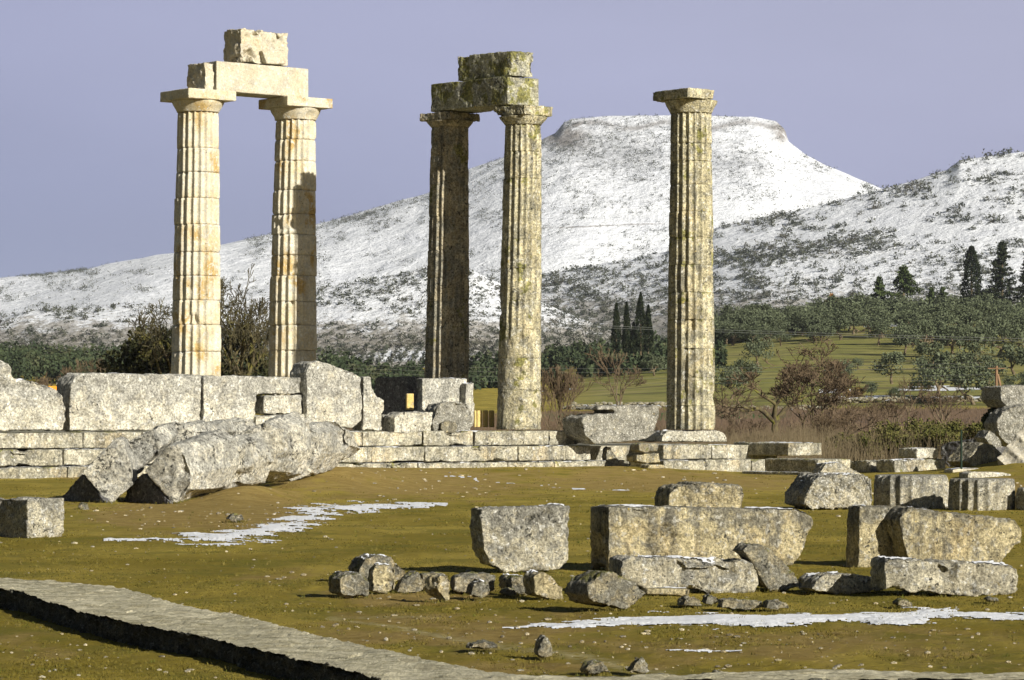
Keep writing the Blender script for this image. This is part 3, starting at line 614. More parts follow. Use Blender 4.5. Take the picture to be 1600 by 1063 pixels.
for i, (x, lab) in enumerate(((742, 'leftmost, narrowest of the four ochre cut blocks between the big block and the sunlit column'), (746, 'second from left of the four ochre cut blocks in a row'), (755.5, 'third from left of the four ochre cut blocks in a row'), (765, 'rightmost of the four ochre cut blocks, beside the sunlit column'))):
    corner_block('cut_block', x, 641, 668, 93.6 + i * .12, 2, 3.2 if i == 0 else 8, 'fresh', lab, group='row of ochre cut blocks', amp=.003, voxel=.025)
slab('boulder', [(909, 660), (911, 652), (921, 647), (931, 646), (960, 646), (962, 641), (930, 641), (935, 634), (980, 633), (1028, 633), (1031, 642), (1029, 660), (1023, 678), (1011, 687), (985, 690), (956, 692), (930, 695), (914, 680)], 92.5, 30, 1.2, 'block', 'big slotted block propped on small stones between the steps and the free-standing column', 'stone block', px0=955, amp=.03, chip=.05, voxel=.033)
slab('prop_stone', [(999, 694), (1004, 692), (1026, 692), (1030, 697), (1028, 706), (1006, 708), (998, 704)], 92.0, 30, .5, 'rubble', 'upper of the two brown stones propping the slotted block', 'stone', amp=.02)
slab('prop_stone', [(994, 712), (1000, 708), (1030, 708), (1032, 724), (1012, 724), (995, 722)], 92.2, 30, .6, 'cream', 'lower of the two stones propping the slotted block', 'stone', amp=.02)
slab('prop_stone', [(1014, 726), (1038, 726), (1041, 733), (1012, 733)], 91.6, 30, .5, 'cream', 'flat stone at ground level under the propping stones', 'stone', amp=.012)
slab('prop_stone', [(948, 700), (955, 697), (962, 712), (975, 730), (950, 730), (946, 715)], 93.2, 10, .6, 'cream', 'sloping earthy stone in the dark hollow under the slotted block', 'stone', amp=.02)
# right end of the platform: loose step blocks
G2 = 'loose step blocks right of the free-standing column'
corner_block('loose_block', 1232, 692, 713, 97.4, 62, 57, 'step', 'long low block with a shaded end, right of the free-standing column', group=G2, amp=.012, chip=.03)
corner_block('loose_block', 1167, 691, 712, 99.6, 20, 6, 'step', 'short block between the step course and the long low block', group=G2, amp=.01)
corner_block('loose_block', 1278, 717.5, 740, 93.2, 76, 56, 'step', 'low block with a long dark end face behind the leftmost drum', group=G2, amp=.012)
corner_block('loose_block', 1362, 719, 741, 95.5, 34, 30, 'step', 'rough low block between two longer blocks behind the drums', group=G2, amp=.03, chip=.06)
corner_block('loose_block', 1398, 718, 742, 94.5, 26, 90, 'step', 'long pale block with a jagged right end behind the middle drum', group=G2, amp=.025, chip=.05)
corner_block('loose_block', 1268, 738.5, 746, 90.5, 100, 14, 'step', 'thin low slab with a dark edge lying in the grass', group=G2, amp=.008)
corner_block('loose_block', 1433, 700, 717, 97.5, 26, 38, 'wall', 'small block on top of the rear row in front of the hedge', group=G2, amp=.025)
slab('loose_block', [(1280, 740), (1290, 724), (1312, 722), (1338, 734), (1350, 742), (1352, 750), (1280, 750)], 88, 20, .6, 'block', 'grey wedge-shaped block just behind the leftmost drum', 'stone block', G2, amp=.03)
slab('white_slab', [(1488, 734), (1500, 732), (1550, 732), (1551, 740), (1520, 743), (1489, 742)], 90, 10, .8, 'newbeam', 'flat whitish slab behind the fluted drums', 'stone slab', amp=.008)
slab('grey_slab', [(1512, 740), (1520, 737), (1568, 738), (1580, 741), (1580, 748), (1512, 748)], 86, 10, .8, 'wall', 'flat grey slab behind the rightmost fluted drum', 'stone slab', amp=.012)
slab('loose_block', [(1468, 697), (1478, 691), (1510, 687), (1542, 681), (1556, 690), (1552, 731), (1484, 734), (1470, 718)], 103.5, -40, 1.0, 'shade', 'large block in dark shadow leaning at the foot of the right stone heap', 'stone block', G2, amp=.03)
slab('tilted_block', [(1509, 722), (1533, 691), (1556, 697), (1566, 708), (1563, 728), (1550, 732), (1524, 733)], 92.4, 34, .9, 'cream', 'tilted squarish block with a sunlit face in front of the shadowed block', 'stone block', amp=.02, px0=1540)
slab('rough_block', [(1538, 684), (1546, 671), (1556, 676), (1566, 688), (1566, 700), (1556, 701), (1545, 693)], 94.2, 25, .6, 'block', 'rough knob of white stone on top of the tilted block', 'stone', amp=.04, smooth=3)
slab('heap_boulder', [(1556, 660), (1566, 644), (1580, 636), (1605, 632), (1640, 640), (1650, 690), (1610, 703), (1575, 697), (1560, 682)], 96.2, 10, 1.2, 'block', 'large round boulder in the middle of the heap at the right edge', 'boulder', amp=.05, smooth=5)
slab('heap_boulder', [(1563, 625), (1564, 604), (1600, 601), (1660, 604), (1670, 640), (1600, 638), (1575, 637)], 97.2, 20, 1.3, 'block', 'yellow-lichened block at the top of the heap at the right edge', 'boulder', amp=.03)
def fluted_block():
    o = P(1556, 716, 90.2); W = P(1632, 622, 91.6) - o; D = P(1618, 772, 88.6) - o; N = D.cross(W).normalized()
    if N.y > 0: N = -N
    n = 40; prof = []
    for i in range(n + 1):
        t = i / n; q = (t * 5) % 1.0; prof.append((t, .055 - .09 * 4 * q * (1 - q)))
    top = [o + W * t + N * h for t, h in prof]; bot = [o + W - N * .75, o - N * .75]
    fr = top + bot; bk = [v + D for v in fr]; m = len(fr)
    return fr + bk, [list(range(m)), list(range(2 * m - 1, m - 1, -1))] + [[i, (i + 1) % m, m + (i + 1) % m, m + i] for i in range(m)]
v, f = fluted_block()
hull_stone('fluted_slab', v, f, 'newbeam', 'pale slab with deep parallel flutes sloping at the right edge', 'stone slab', voxel=.035, amp=.02, smooth=1, chip=.05)

# ------------------------------------------------------------------ fallen column
def log_part(st, mat, label, Ys, voxel=.036, yaw=None, facet=.055,  amp=.05, chip=.08, smooth=2, name='fallen_drum'):
    """loft between outlines (photo pixels) at given distances"""
    rings = [[P(x, y, Yk) for x, y in o] for o, Yk in zip(st, Ys)]; n = len(rings[0])
    if yaw is not None:
        cx = sum(p[0] for p in st[0]) / n; rings[0] = [on_plane(x, y, ((cx - 800) / F * Ys[0], Ys[0]), yaw) for x, y in st[0]]
    v = [p for r in rings for p in r]
    f = [list(range(n)), list(range(len(v) - 1, len(v) - n - 1, -1))]
    for k in range(len(rings) - 1):
        for i in range(n): f.append([k * n + i, k * n + (i + 1) % n, (k + 1) * n + (i + 1) % n, (k + 1) * n + i])
    return hull_stone(name, v, f, mat, label, 'column drum', 'drums of the fallen column', voxel=voxel, amp=amp, chip=chip, smooth=smooth, freq=2.6, ys=.35, facet=facet, fsize=.42)
def jig(o, dx, dy, s=1.0):
    cx = sum(p[0] for p in o) / len(o); cy = sum(p[1] for p in o) / len(o); return [(cx + (x - cx) * s + dx, cy + (y - cy) * s + dy) for x, y in o]
E0 = [(223, 734), (238, 714), (256, 694), (280, 690), (300, 706), (303, 740), (297, 768), (275, 791)]
E1 = [(282, 722), (292, 692), (316, 676), (345, 671), (366, 686), (372, 728), (352, 764), (312, 776)]
E2 = [(346, 716), (360, 680), (382, 664), (408, 658), (428, 674), (434, 714), (418, 750), (378, 764)]
E3 = [(412, 706), (420, 672), (440, 652), (466, 646), (490, 662), (494, 706), (478, 744), (440, 758)]
E4 = [(470, 700), (478, 668), (494, 652), (518, 654), (538, 668), (544, 702), (524, 732), (490, 740)]
E5 = [(512, 700), (514, 676), (526, 666), (540, 668), (556, 684), (567, 703), (552, 716), (524, 722)]
E0 = [(223, 736), (242, 715), (257, 697), (277, 694), (290, 712), (300, 742), (297, 768), (273, 793)]
log_part([E0, jig(E1, 4, -2, 1.02)], 'fallen', 'nearest drum of the fallen column, its square grey end face towards the hollow', (61.8, 65), chip=.06, amp=.02, smooth=0, yaw=-24, facet=.03)
log_part([jig(E1, 9, 8, .86), jig(E2, -2, 6, 1.0)], 'fallen', 'second drum from the near end of the fallen column', (65.5, 68.4), chip=.10, amp=.03, smooth=0)
log_part([jig(E2, 6, -7, .86), jig(E3, -5, -3, 1.04)], 'fallen', 'third drum of the fallen column, at its middle', (69.0, 71.9), chip=.12, amp=.03, smooth=0)
log_part([jig(E3, 11, 8, .85), jig(E4, -3, 4, 1.03)], 'fallen', 'fourth drum of the fallen column, with the highest crest', (72.6, 75.4), chip=.10, amp=.03, smooth=0)
log_part([jig(E4, 9, -3, .86), E5], 'fallen', 'far end drum of the fallen column, tapering towards the steps', (76.0, 79), chip=.10, amp=.04, smooth=0)
log_part([[(178, 709), (190, 698), (201, 688), (213, 679), (240, 668), (256, 697), (240, 716), (207, 750)], [(206, 690), (216, 684), (226, 676), (240, 668), (270, 656), (284, 676), (276, 690), (240, 722)]], 'fallen', 'drum slab tipped against the back of the nearest drum', (64.0, 66.2), chip=.05, amp=.02, smooth=0, yaw=0)
log_part([[(240, 690), (243, 672), (256, 661), (276, 657), (298, 660), (306, 676), (292, 700), (262, 712)], [(330, 690), (338, 668), (352, 656), (372, 652), (396, 654), (404, 672), (388, 692), (352, 700)]], 'fallen', 'long low drum lying behind the fallen column below the wall', (69.5, 79), chip=.10, amp=.05, smooth=0)
log_part([[(128, 738), (154, 711), (181, 684), (192, 690), (205, 722), (209, 758), (182, 780), (171, 794)], [(140, 728), (164, 704), (190, 681), (200, 686), (212, 716), (217, 752), (192, 772), (180, 786)]], 'fallen', 'leftmost tipped drum slab with a smooth tilted face over the dark hollow', (62.4, 63.6), chip=.02, amp=.012, smooth=0, yaw=-2, facet=.012)
slab('added_shade_slab', [(93, 779), (110, 758), (128, 740), (150, 766), (171, 794), (140, 798), (104, 792)], 62.9, -52, .16, 'shade', 'dark slab added as the shaded left side of the leftmost tipped drum slab', 'stone slab', amp=.02)  # added dark slab, stands in for the drum's shaded left face
slab('added_shade_slab', [(190, 794), (197, 763), (209, 750), (223, 738), (248, 766), (273, 794), (230, 797)], 62.5, -52, .16, 'shade', 'dark slab added as the black shade in the hollow under the nearest drum', 'stone slab', amp=.02)  # another added dark piece, painting the shade beneath the drum
slab('rubble_stone', [(347, 766), (352, 752), (372, 746), (392, 754), (398, 764), (380, 772), (356, 774)], Yg(771), 20, .5, 'rubble', 'grey stone under the second drum of the fallen column', 'stone', amp=.03, smooth=3)
slab('rubble_stone', [(445, 750), (452, 742), (466, 744), (470, 756), (462, 762), (446, 761)], 76, 20, .5, 'rubble', 'stone wedged under the middle of the fallen column', 'stone', amp=.03, smooth=3)
slab('rubble_stone', [(354, 812), (364, 802), (378, 804), (384, 813), (370, 818)], Yg(816), 10, .35, 'rubble', 'small grey stone in the soil between the fallen column and the snow', 'stone', amp=.03, smooth=3)
slab('rubble_stone', [(120, 793), (128, 784), (138, 787), (140, 797), (126, 799)], Yg(797), 10, .3, 'rubble', 'small pale stone in front of the leftmost tipped slab', 'stone', amp=.03, smooth=3)
corner_block('cut_corner_block', 42, 779, 845, Yg(845), 70, 54, 'block', 'squared grey block at the left edge of the photo with one face in black shade', amp=.012, chip=.03)

# ------------------------------------------------------------------ foreground blocks
G3 = 'large broken blocks laid out on the turf'
def fb(outline, yb, yaw, depth, mat, label, px0=None, amp=.02, chip=.075, smooth=1, voxel=None, name='broken_block'):
    return slab(name, outline, Yg(yb), yaw, depth, mat, label, 'stone block', G3, px0=px0, amp=amp, chip=chip, smooth=smooth, voxel=voxel or .02)
fb([(752, 793), (820, 790), (893, 788), (893, 806), (890, 830), (891, 876), (876, 890), (840, 897), (795, 899), (768, 885), (756, 860), (752, 820)], 896, 28, .30, 'block', 'upright rounded block standing alone in the centre foreground', px0=820, amp=.022)
fb([(951, 791), (1060, 791), (1150, 794), (1245, 796), (1270, 806), (1275, 820), (1266, 832), (1258, 855), (1250, 873), (1240, 886), (1100, 893), (951, 893)], 893, 24, .5, 'cream', 'widest upright slab in the foreground, yellowish, behind the lying slab', px0=951, amp=.014, voxel=.024)
fb([(1420, 792), (1500, 800), (1592, 812), (1600, 830), (1599, 848), (1584, 862), (1562, 884), (1424, 888), (1412, 850), (1404, 812)], 889, 22, .35, 'cream', 'right-hand upright slab, its jutting right half with a broken left edge', px0=1420, amp=.02, chip=.04)
fb([(1344, 790), (1424, 791), (1430, 885), (1340, 893)], 888, 24, .30, 'cream', 'recessed left half of the right-hand upright slab with a dark side', px0=1344, amp=.016)
slab('drum_stump', [(1044, 795), (1044, 775), (1050, 764), (1060, 758), (1078, 757), (1082, 753), (1110, 754), (1122, 757), (1157, 757), (1162, 764), (1162, 800), (1044, 800)], 55, 10, 1.1, 'cream', 'dark topped stump of stone showing above the widest slab', 'stone block', amp=.03)
fb([(969, 890), (972, 874), (985, 868), (1030, 871), (1090, 873), (1160, 873), (1178, 880), (1187, 893), (1188, 915), (1180, 930), (1120, 931), (1080, 926), (1010, 930), (1000, 918), (970, 905)], 930, 20, .35, 'block', 'long low grey slab lying in front of the widest slab', px0=1000, amp=.022)
fb([(1009, 919), (1078, 920), (1078, 931), (1009, 930)], 931, 10, .3, 'cream', 'thin yellowish plinth strip under the left of the long low slab', px0=1040, amp=.004)
fb([(1158, 861), (1171, 849), (1190, 850), (1204, 854), (1215, 868), (1238, 888), (1247, 900), (1254, 918), (1230, 922), (1206, 926), (1197, 918), (1184, 896), (1176, 878)], 926, 20, .28, 'rubble', 'dark leaning stone with a pointed top between the low slab and the gap', px0=1200, amp=.022)
fb([(917, 930), (922, 912), (944, 892), (960, 894), (985, 904), (1010, 914), (1012, 930), (980, 954), (950, 948), (928, 944)], 955, 30, .42, 'rubble', 'tilted dark squarish stone left of the long low slab', px0=960, amp=.02)
fb([(1268, 922), (1275, 907), (1290, 897), (1337, 896), (1376, 903), (1388, 911), (1388, 923), (1362, 925), (1340, 928), (1316, 931), (1290, 928)], 930, 22, .42, 'block', 'smaller flat-topped stone between the leaning stone and the right lying slab', px0=1300, amp=.02)
fb([(1380, 880), (1387, 871), (1450, 874), (1512, 879), (1580, 880), (1591, 888), (1594, 905), (1590, 925), (1574, 934), (1512, 932), (1440, 928), (1383, 924)], 935, 14, .4, 'block', 'long rough slab lying in front of the right-hand upright slab', px0=1400, amp=.024)
G4 = 'column drums standing in a row on the turf'
slab('lying_drum', [(1255, 790), (1258, 772), (1272, 750), (1285, 741), (1350, 740), (1364, 748), (1366, 770), (1364, 795), (1320, 797), (1270, 796)], Yg(797), 15, 1.1, 'block', 'rough weathered drum at the left end of the row of drums', 'column drum', G4, amp=.04, chip=.05, smooth=3, px0=1310)
def ground_drum(px, yt, yb, wpx, label, seed, rot, erode=.4):
    Yf = Yg(yb); s = F / Yf; r = wpx / 2 / s; Yc = Yf + r * .6; s = F / Yc; r = wpx / 2 / s; z1 = H + (HOR - yt) / s; X = (px - 800) / s
    root_me = drum_mesh(X, X, Yc, -.05, z1, r, r * .97, -.05, z1, seed, erode, .10, rot, jit=(0, 0), chip=.04)
    tag(place('lying_drum', root_me, M['block']), label, 'column drum', G4)
ground_drum(1424, 742, 795, 120, 'deeply fluted drum in the middle of the row of drums', 301, .1, .35)
ground_drum(1534, 748, 799, 106, 'fluted drum to the right of the deeply fluted one', 305, .25, .55)
ground_drum(1640, 762, 800, 106, 'darker fluted drum cut off by the right edge of the photo', 311, .2, .5)
# small stones in the foreground
G5 = 'small stones in the foreground'
small = [
 ([(531, 930), (530, 905), (540, 894), (565, 895), (579, 908), (578, 933), (545, 934)], 934, 25, .3, 'rubble', 'squarish stone at the left end of the low row of stones'),
 ([(560, 890), (570, 872), (590, 866), (612, 870), (636, 892), (640, 903), (620, 912), (562, 912)], 914, 20, .4, 'rubble', 'dome-shaped dark stone at the back of the row of stones'),
 ([(581, 925), (581, 890), (590, 880), (610, 880), (620, 890), (619, 925), (603, 930)], 929, 15, .25, 'cream', 'yellowish barrel-shaped stone in front of the dome-shaped one'),
 ([(619, 926), (628, 908), (640, 898), (656, 892), (662, 905), (662, 924), (640, 928)], 928, 15, .25, 'rubble', 'low pale stone right of the barrel-shaped stone'),
 ([(656, 920), (658, 896), (680, 893), (698, 895), (704, 910), (700, 925), (670, 926)], 926, 10, .25, 'rubble', 'flat-topped stone in the middle of the row of stones'),
 ([(683, 922), (688, 900), (703, 895), (706, 912), (705, 938), (698, 941)], 941, 40, .22, 'cream', 'thin upright stone edge standing forward in the row'),
 ([(708, 925), (710, 903), (730, 896), (760, 894), (776, 898), (775, 924), (750, 930), (720, 928)], 929, 12, .3, 'rubble', 'wide low stone with brown sides in the row'),
 ([(736, 930), (740, 912), (752, 904), (768, 912), (770, 932), (752, 938)], 938, 20, .2, 'rubble', 'small knobbly stone in front of the wide low stone'),
 ([(787, 925), (792, 917), (806, 920), (815, 932), (800, 934), (788, 931)], 934, 20, .18, 'rubble', 'little dark stone at the left foot of the two-part stone'),
 ([(797, 905), (803, 899), (832, 899), (834, 930), (815, 933), (800, 925)], 932, 25, .3, 'rubble', 'blackish left half of the two-part stone'),
 ([(833, 900), (845, 893), (868, 902), (880, 918), (885, 938), (870, 941), (835, 931)], 939, 20, .3, 'cream', 'tan right half of the two-part stone'),
 ([(1065, 948), (1070, 934), (1082, 930), (1096, 936), (1100, 949), (1080, 951)], 950, 15, .18, 'rubble', 'small rounded stone just under the long low slab'),
 ([(1100, 944), (1104, 930), (1114, 926), (1126, 934), (1127, 946), (1110, 948)], 947, 15, .18, 'rubble', 'small dark stone beside the rounded one under the long low slab'),
 ([(1126, 952), (1128, 936), (1160, 935), (1194, 937), (1195, 953), (1150, 955)], 954, 10, .2, 'rubble', 'flat grey slab fragment at the edge of the snow strip'),
 ([(1196, 953), (1200, 938), (1215, 935), (1232, 940), (1236, 954), (1210, 956)], 955, 10, .2, 'rubble', 'cubic grey fragment at the edge of the snow strip'),
 ([(1399, 946), (1404, 937), (1416, 934), (1428, 942), (1426, 950), (1408, 951)], 950, 10, .18, 'rubble', 'single small dark stone in front of the right lying slab'),
 ([(1540, 938), (1546, 932), (1560, 934), (1562, 942), (1548, 943)], 943, 10, .15, 'rubble', 'tiny stone below the right end of the right lying slab'),
 ([(730, 1014), (738, 1003), (760, 1001), (780, 1004), (782, 1016), (755, 1018)], 1017, 10, .15, 'rubble', 'flat stone with a snow rim in the line of earth near the path'),
 ([(838, 1026), (845, 1000), (852, 992), (860, 1000), (866, 1024), (852, 1031)], 1030, 15, .14, 'rubble', 'narrow upright stone near the path'),
 ([(912, 1050), (920, 1036), (938, 1031), (955, 1044), (958, 1054), (930, 1056)], 1055, 15, .14, 'rubble', 'knobbly low stone left of the pointed stone by the path'),
 ([(983, 1052), (992, 1034), (1003, 1024), (1014, 1038), (1020, 1053), (1000, 1055)], 1055, 15, .14, 'rubble', 'pointed stone beside the path at the bottom'),
 ([(1115, 1054), (1122, 1047), (1132, 1048), (1138, 1055), (1125, 1056)], 1056, 15, .1, 'rubble', 'little stone right of the pointed stone by the path'),
]
for o_, yb, yaw, dep, mt, lab in small:
    slab('loose_stone', o_, Yg(yb), yaw, dep, mt, lab, 'stone', G5, voxel=.016, amp=.022, smooth=3, chip=.01)

def snow_remains():
    V = []; Fc = []; off = 0; rs = np.random.RandomState(6)
    for o in list(COL.objects):
        if o.type != 'MESH' or o.get('kind'): continue
        if o.name.split('.')[0] not in ('broken_block', 'loose_block', 'step_block', 'loose_stone', 'column_base_slab', 'lying_drum', 'white_slab', 'wall_block'): continue
        me = o.data; n = len(me.vertices); co = np.empty(n * 3, np.float32); me.vertices.foreach_get('co', co); base = np.array(o.location) + (np.array(o.parent.location) if o.parent else 0)
        co = co.reshape(-1, 3) + base; no = np.empty(n * 3, np.float32); me.vertices.foreach_get('normal', no); no = no.reshape(-1, 3)
        near = o.location.y < 50 and not o.parent; fr = 2.2 if near else .8
        s = fbm(co * [fr, fr, fr], 91, 3) - (.10 if near else .16); ok = (no[:, 2] > .86) & (s > 0) & (co[:, 2] > co[:, 2].min() + .6 * (co[:, 2].max() - co[:, 2].min()))
        q = np.empty(len(me.loops), np.int32); me.loops.foreach_get('vertex_index', q)
        if len(q) != 4 * len(me.polygons): continue
        q = q.reshape(-1, 4); q = q[ok[q].all(1)]
        if len(q) == 0: continue
        co[:, 2] += .006 + .02 * np.clip(s, 0, .4); u, inv = np.unique(q, return_inverse=True); V.append(co[u]); Fc.append(inv.reshape(-1, 4) + off); off += len(u)
    tag(link('snow_remains', mesh_np('snow_remains', np.concatenate(V), np.concatenate(Fc)), M['snow']), 'thin remains of snow lying on the tops of blocks and steps', 'snow', None, 'stuff')
bpy.context.view_layer.update()
snow_remains()
# ------------------------------------------------------------------ pebbles and grass
def ico():
    bm = bmesh.new(); bmesh.ops.create_icosphere(bm, subdivisions=1, radius=1); v = np.array([x.co[:] for x in bm.verts]); f = np.array([[x.index for x in q.verts] for q in bm.faces]); bm.free(); return v, f
IV, IF = ico()
def scatter_px(n, x0, x1, y0, y1, rs, power=1.0):
    px = rs.uniform(x0, x1, n); py = y0 + (y1 - y0) * rs.rand(n) ** power
    Y = F * H / (py - HOR); return (px - 800) / F * Y, Y, px, py
rs = np.random.RandomState(4)
X_, Y_, px_, py_ = scatter_px(4800, -60, 1680, 742, 1075, rs)
so = soil_mask(X_, Y_); kp = rs.rand(len(so)) < (.13 + .9 * so + .9 * pale_line(X_, Y_))
X_, Y_ = X_[kp], Y_[kp]
def in_path(X, Y):
    x = 800 + F * X / Y; yn = np.interp(x, [0, 31, 75, 131, 200, 281, 350, 422, 500, 590, 700, 1050, 1600], [958, 964, 976, 990, 1008, 1024, 1037, 1050, 1066, 1090, 1090, 1090, 1090]); yf = np.interp(x, [0, 62, 169, 216, 250, 312, 375, 500, 581, 656, 753, 830, 1031, 1180, 1600], [900, 903, 911, 920, 933, 947, 958, 988, 1008, 1024, 1042, 1052, 1050, 1045, 1048])
    py = HOR + F * H / Y; return (py > yf) & (py < yn)
kp = ~in_path(X_, Y_); X_, Y_ = X_[kp], Y_[kp]
sz = (.006 + .018 * rs.rand(len(X_)) ** 3) * (.6 + Y_ / 45)
V = IV[None] * (rs.uniform(.6, 1.3, (len(X_), 1, 3))) * sz[:, None, None]
V = V * np.array([1.2, 1, .6]) + np.stack([X_, Y_, ground_z(X_, Y_) + sz * .25], -1)[:, None]
Fp = (IF[None] + (np.arange(len(X_)) * len(IV))[:, None, None]).reshape(-1, 3)
tag(link('pebbles', mesh_np('pebbles', V.reshape(-1, 3), Fp, False), stone_mat('pebble_stone', (.55, .49, .34), (.36, .29, .16), grey=.3, black=.1, white=.3, ochre=.4, yellow=0, sc=.8)), 'small pale pebbles scattered over the turf and soil', 'pebbles', None, 'stuff')
def leaf_mat(name, c1, c2, scale=2.0, rough=.8, c3=None):
    m, nt, bs = new_mat(name); k = NB(nt)
    c = k.mix(c1, c2, k.ramp(k.noise(scale, 4, .6), .38, .62))
    if c3: c = k.mix(c, c3, k.m('MULTIPLY', k.ramp(k.noise(scale * .45, 4, .6), .55, .65), .8))
    nt.links.new(c, bs.inputs['Base Color']); bs.inputs['Roughness'].default_value = rough
    return m
# short turf blades
rs = np.random.RandomState(9)
X_, Y_, px_, py_ = scatter_px(120000, -20, 1620, 742, 1070, rs, .9)
cl = fbm(np.stack([X_ * 1.6, Y_ * .8, 0 * X_], -1), 61, 4, .6); so = soil_mask(X_, Y_); kp = (cl - so * .55 > -.08) & ~in_path(X_, Y_)
X_, Y_ = X_[kp], Y_[kp]; n = len(X_); hh = rs.uniform(.005, .017, n) * np.maximum(1, Y_ / 36); an = rs.uniform(0, math.pi, n); ww = rs.uniform(.003, .008, n) * (Y_ / 25)
lean = rs.normal(0, .012, (n, 2)); base = np.stack([X_, Y_, ground_z(X_, Y_) - .004], -1); dv = np.stack([np.cos(an) * ww, np.sin(an) * ww, 0 * an], -1)
tipv = base + np.stack([lean[:, 0], lean[:, 1], hh + .004], -1)
V = np.stack([base - dv, base + dv, tipv], 1).reshape(-1, 3); Fp = np.arange(n * 3).reshape(-1, 3)
tag(link('turf_grass', mesh_np('turf_grass', V, Fp, False), leaf_mat('short_turf', (.105, .088, .012), (.16, .13, .025), 3, c3=(.08, .085, .012))), 'short olive green turf growing in patches on the open ground', 'grass', None, 'stuff')
def tufts():
    rs = np.random.RandomState(31); pos = []
    for o in list(COL.objects):
        if o.type != 'MESH' or 'category' not in o or o.location.y > 70 or o.get('kind'): continue
        if not o['category'].startswith(('stone', 'column', 'kerb')): continue
        n = len(o.data.vertices); co = np.empty(n * 3, np.float32); o.data.vertices.foreach_get('co', co); co = co.reshape(-1, 3) + np.array(o.location)
        low = co[co[:, 2] < co[:, 2].min() + .10]
        if len(low) == 0: continue
        k = 260 if o['category'] == 'kerb' else int(12 + 26 * min(3, o.dimensions.x)); s = low[rs.randint(0, len(low), k)]
        pos.append(s[:, :2] + rs.normal(0, .04, (k, 2)) + [0, -.02])
    e = PATH_B[rs.randint(0, len(PATH_B), 1500)] + rs.normal(0, .035, (1500, 2)); pos.append(e)
    X_, Y_, _, _ = scatter_px(900, -20, 1620, 800, 1070, rs); kp = ~in_path(X_, Y_); pos.append(np.stack([X_[kp], Y_[kp]], -1))
    p = np.concatenate(pos); n = len(p); nb = 9
    p = np.repeat(p, nb, 0) + rs.normal(0, .016, (n * nb, 2)); m_ = len(p); z = ground_z(p[:, 0], p[:, 1]); h = rs.uniform(.012, .045, m_) * (.6 + p[:, 1] / 70)
    an = rs.uniform(0, math.pi, m_); w_ = rs.uniform(.0025, .005, m_) * (p[:, 1] / 28); dv = np.stack([np.cos(an) * w_, np.sin(an) * w_, 0 * an], -1); base = np.stack([p[:, 0], p[:, 1], z - .005], -1)
    tip = base + np.stack([rs.normal(0, .35, m_) * h, rs.normal(0, .35, m_) * h, h], -1)
    V = np.stack([base - dv, base + dv, tip], 1).reshape(-1, 3)
    tag(link('grass_tufts', mesh_np('grass_tufts', V, np.arange(m_ * 3).reshape(-1, 3), False), leaf_mat('tuft_blades', (.09, .085, .014), (.20, .16, .045), 6, c3=(.09, .11, .015))), 'small tufts of grass around the stones and along the path edge', 'grass', None, 'stuff')
tufts()

# ------------------------------------------------------------------ hills
def snow_hill_mat(name, bare, lowbare, scale, rock=.0, blotch=.5):
    m, nt, bs = new_mat(name); k = NB(nt)
    c = k.mix((.88, .91, .97), (.80, .83, .90), k.ramp(k.noise(scale * .6, 5, .6), .4, .65))
    pat = k.m('ADD', k.noise(scale, 9, .72, k.mapped((1, .5, 2.2))), k.m('MULTIPLY', k.attr('bare'), .42))
    c = k.mix(c, bare, k.m('MULTIPLY', k.ramp(pat, .66, .78), blotch))
    p2 = k.m('ADD', k.noise(scale * 5, 7, .75, k.mapped((1, .6, 1.5))), k.m('MULTIPLY', k.attr('bare'), .25))
    c = k.mix(c, lowbare, k.m('MULTIPLY', k.ramp(p2, .60, .70), blotch * 1.2))
    c = k.mix(c, (.30, .28, .27), k.m('MULTIPLY', k.attr('rock'), k.ramp(k.noise(scale * 2, 6, .7, k.mapped((1, 1, .5))), .30, .50)))
    nt.links.new(c, bs.inputs['Base Color']); nt.links.new(k.bump(k.noise(scale * 1.2, 8, .7), .8, 2.0 / scale * .25), bs.inputs['Normal'])
    return m
HILLS = {}
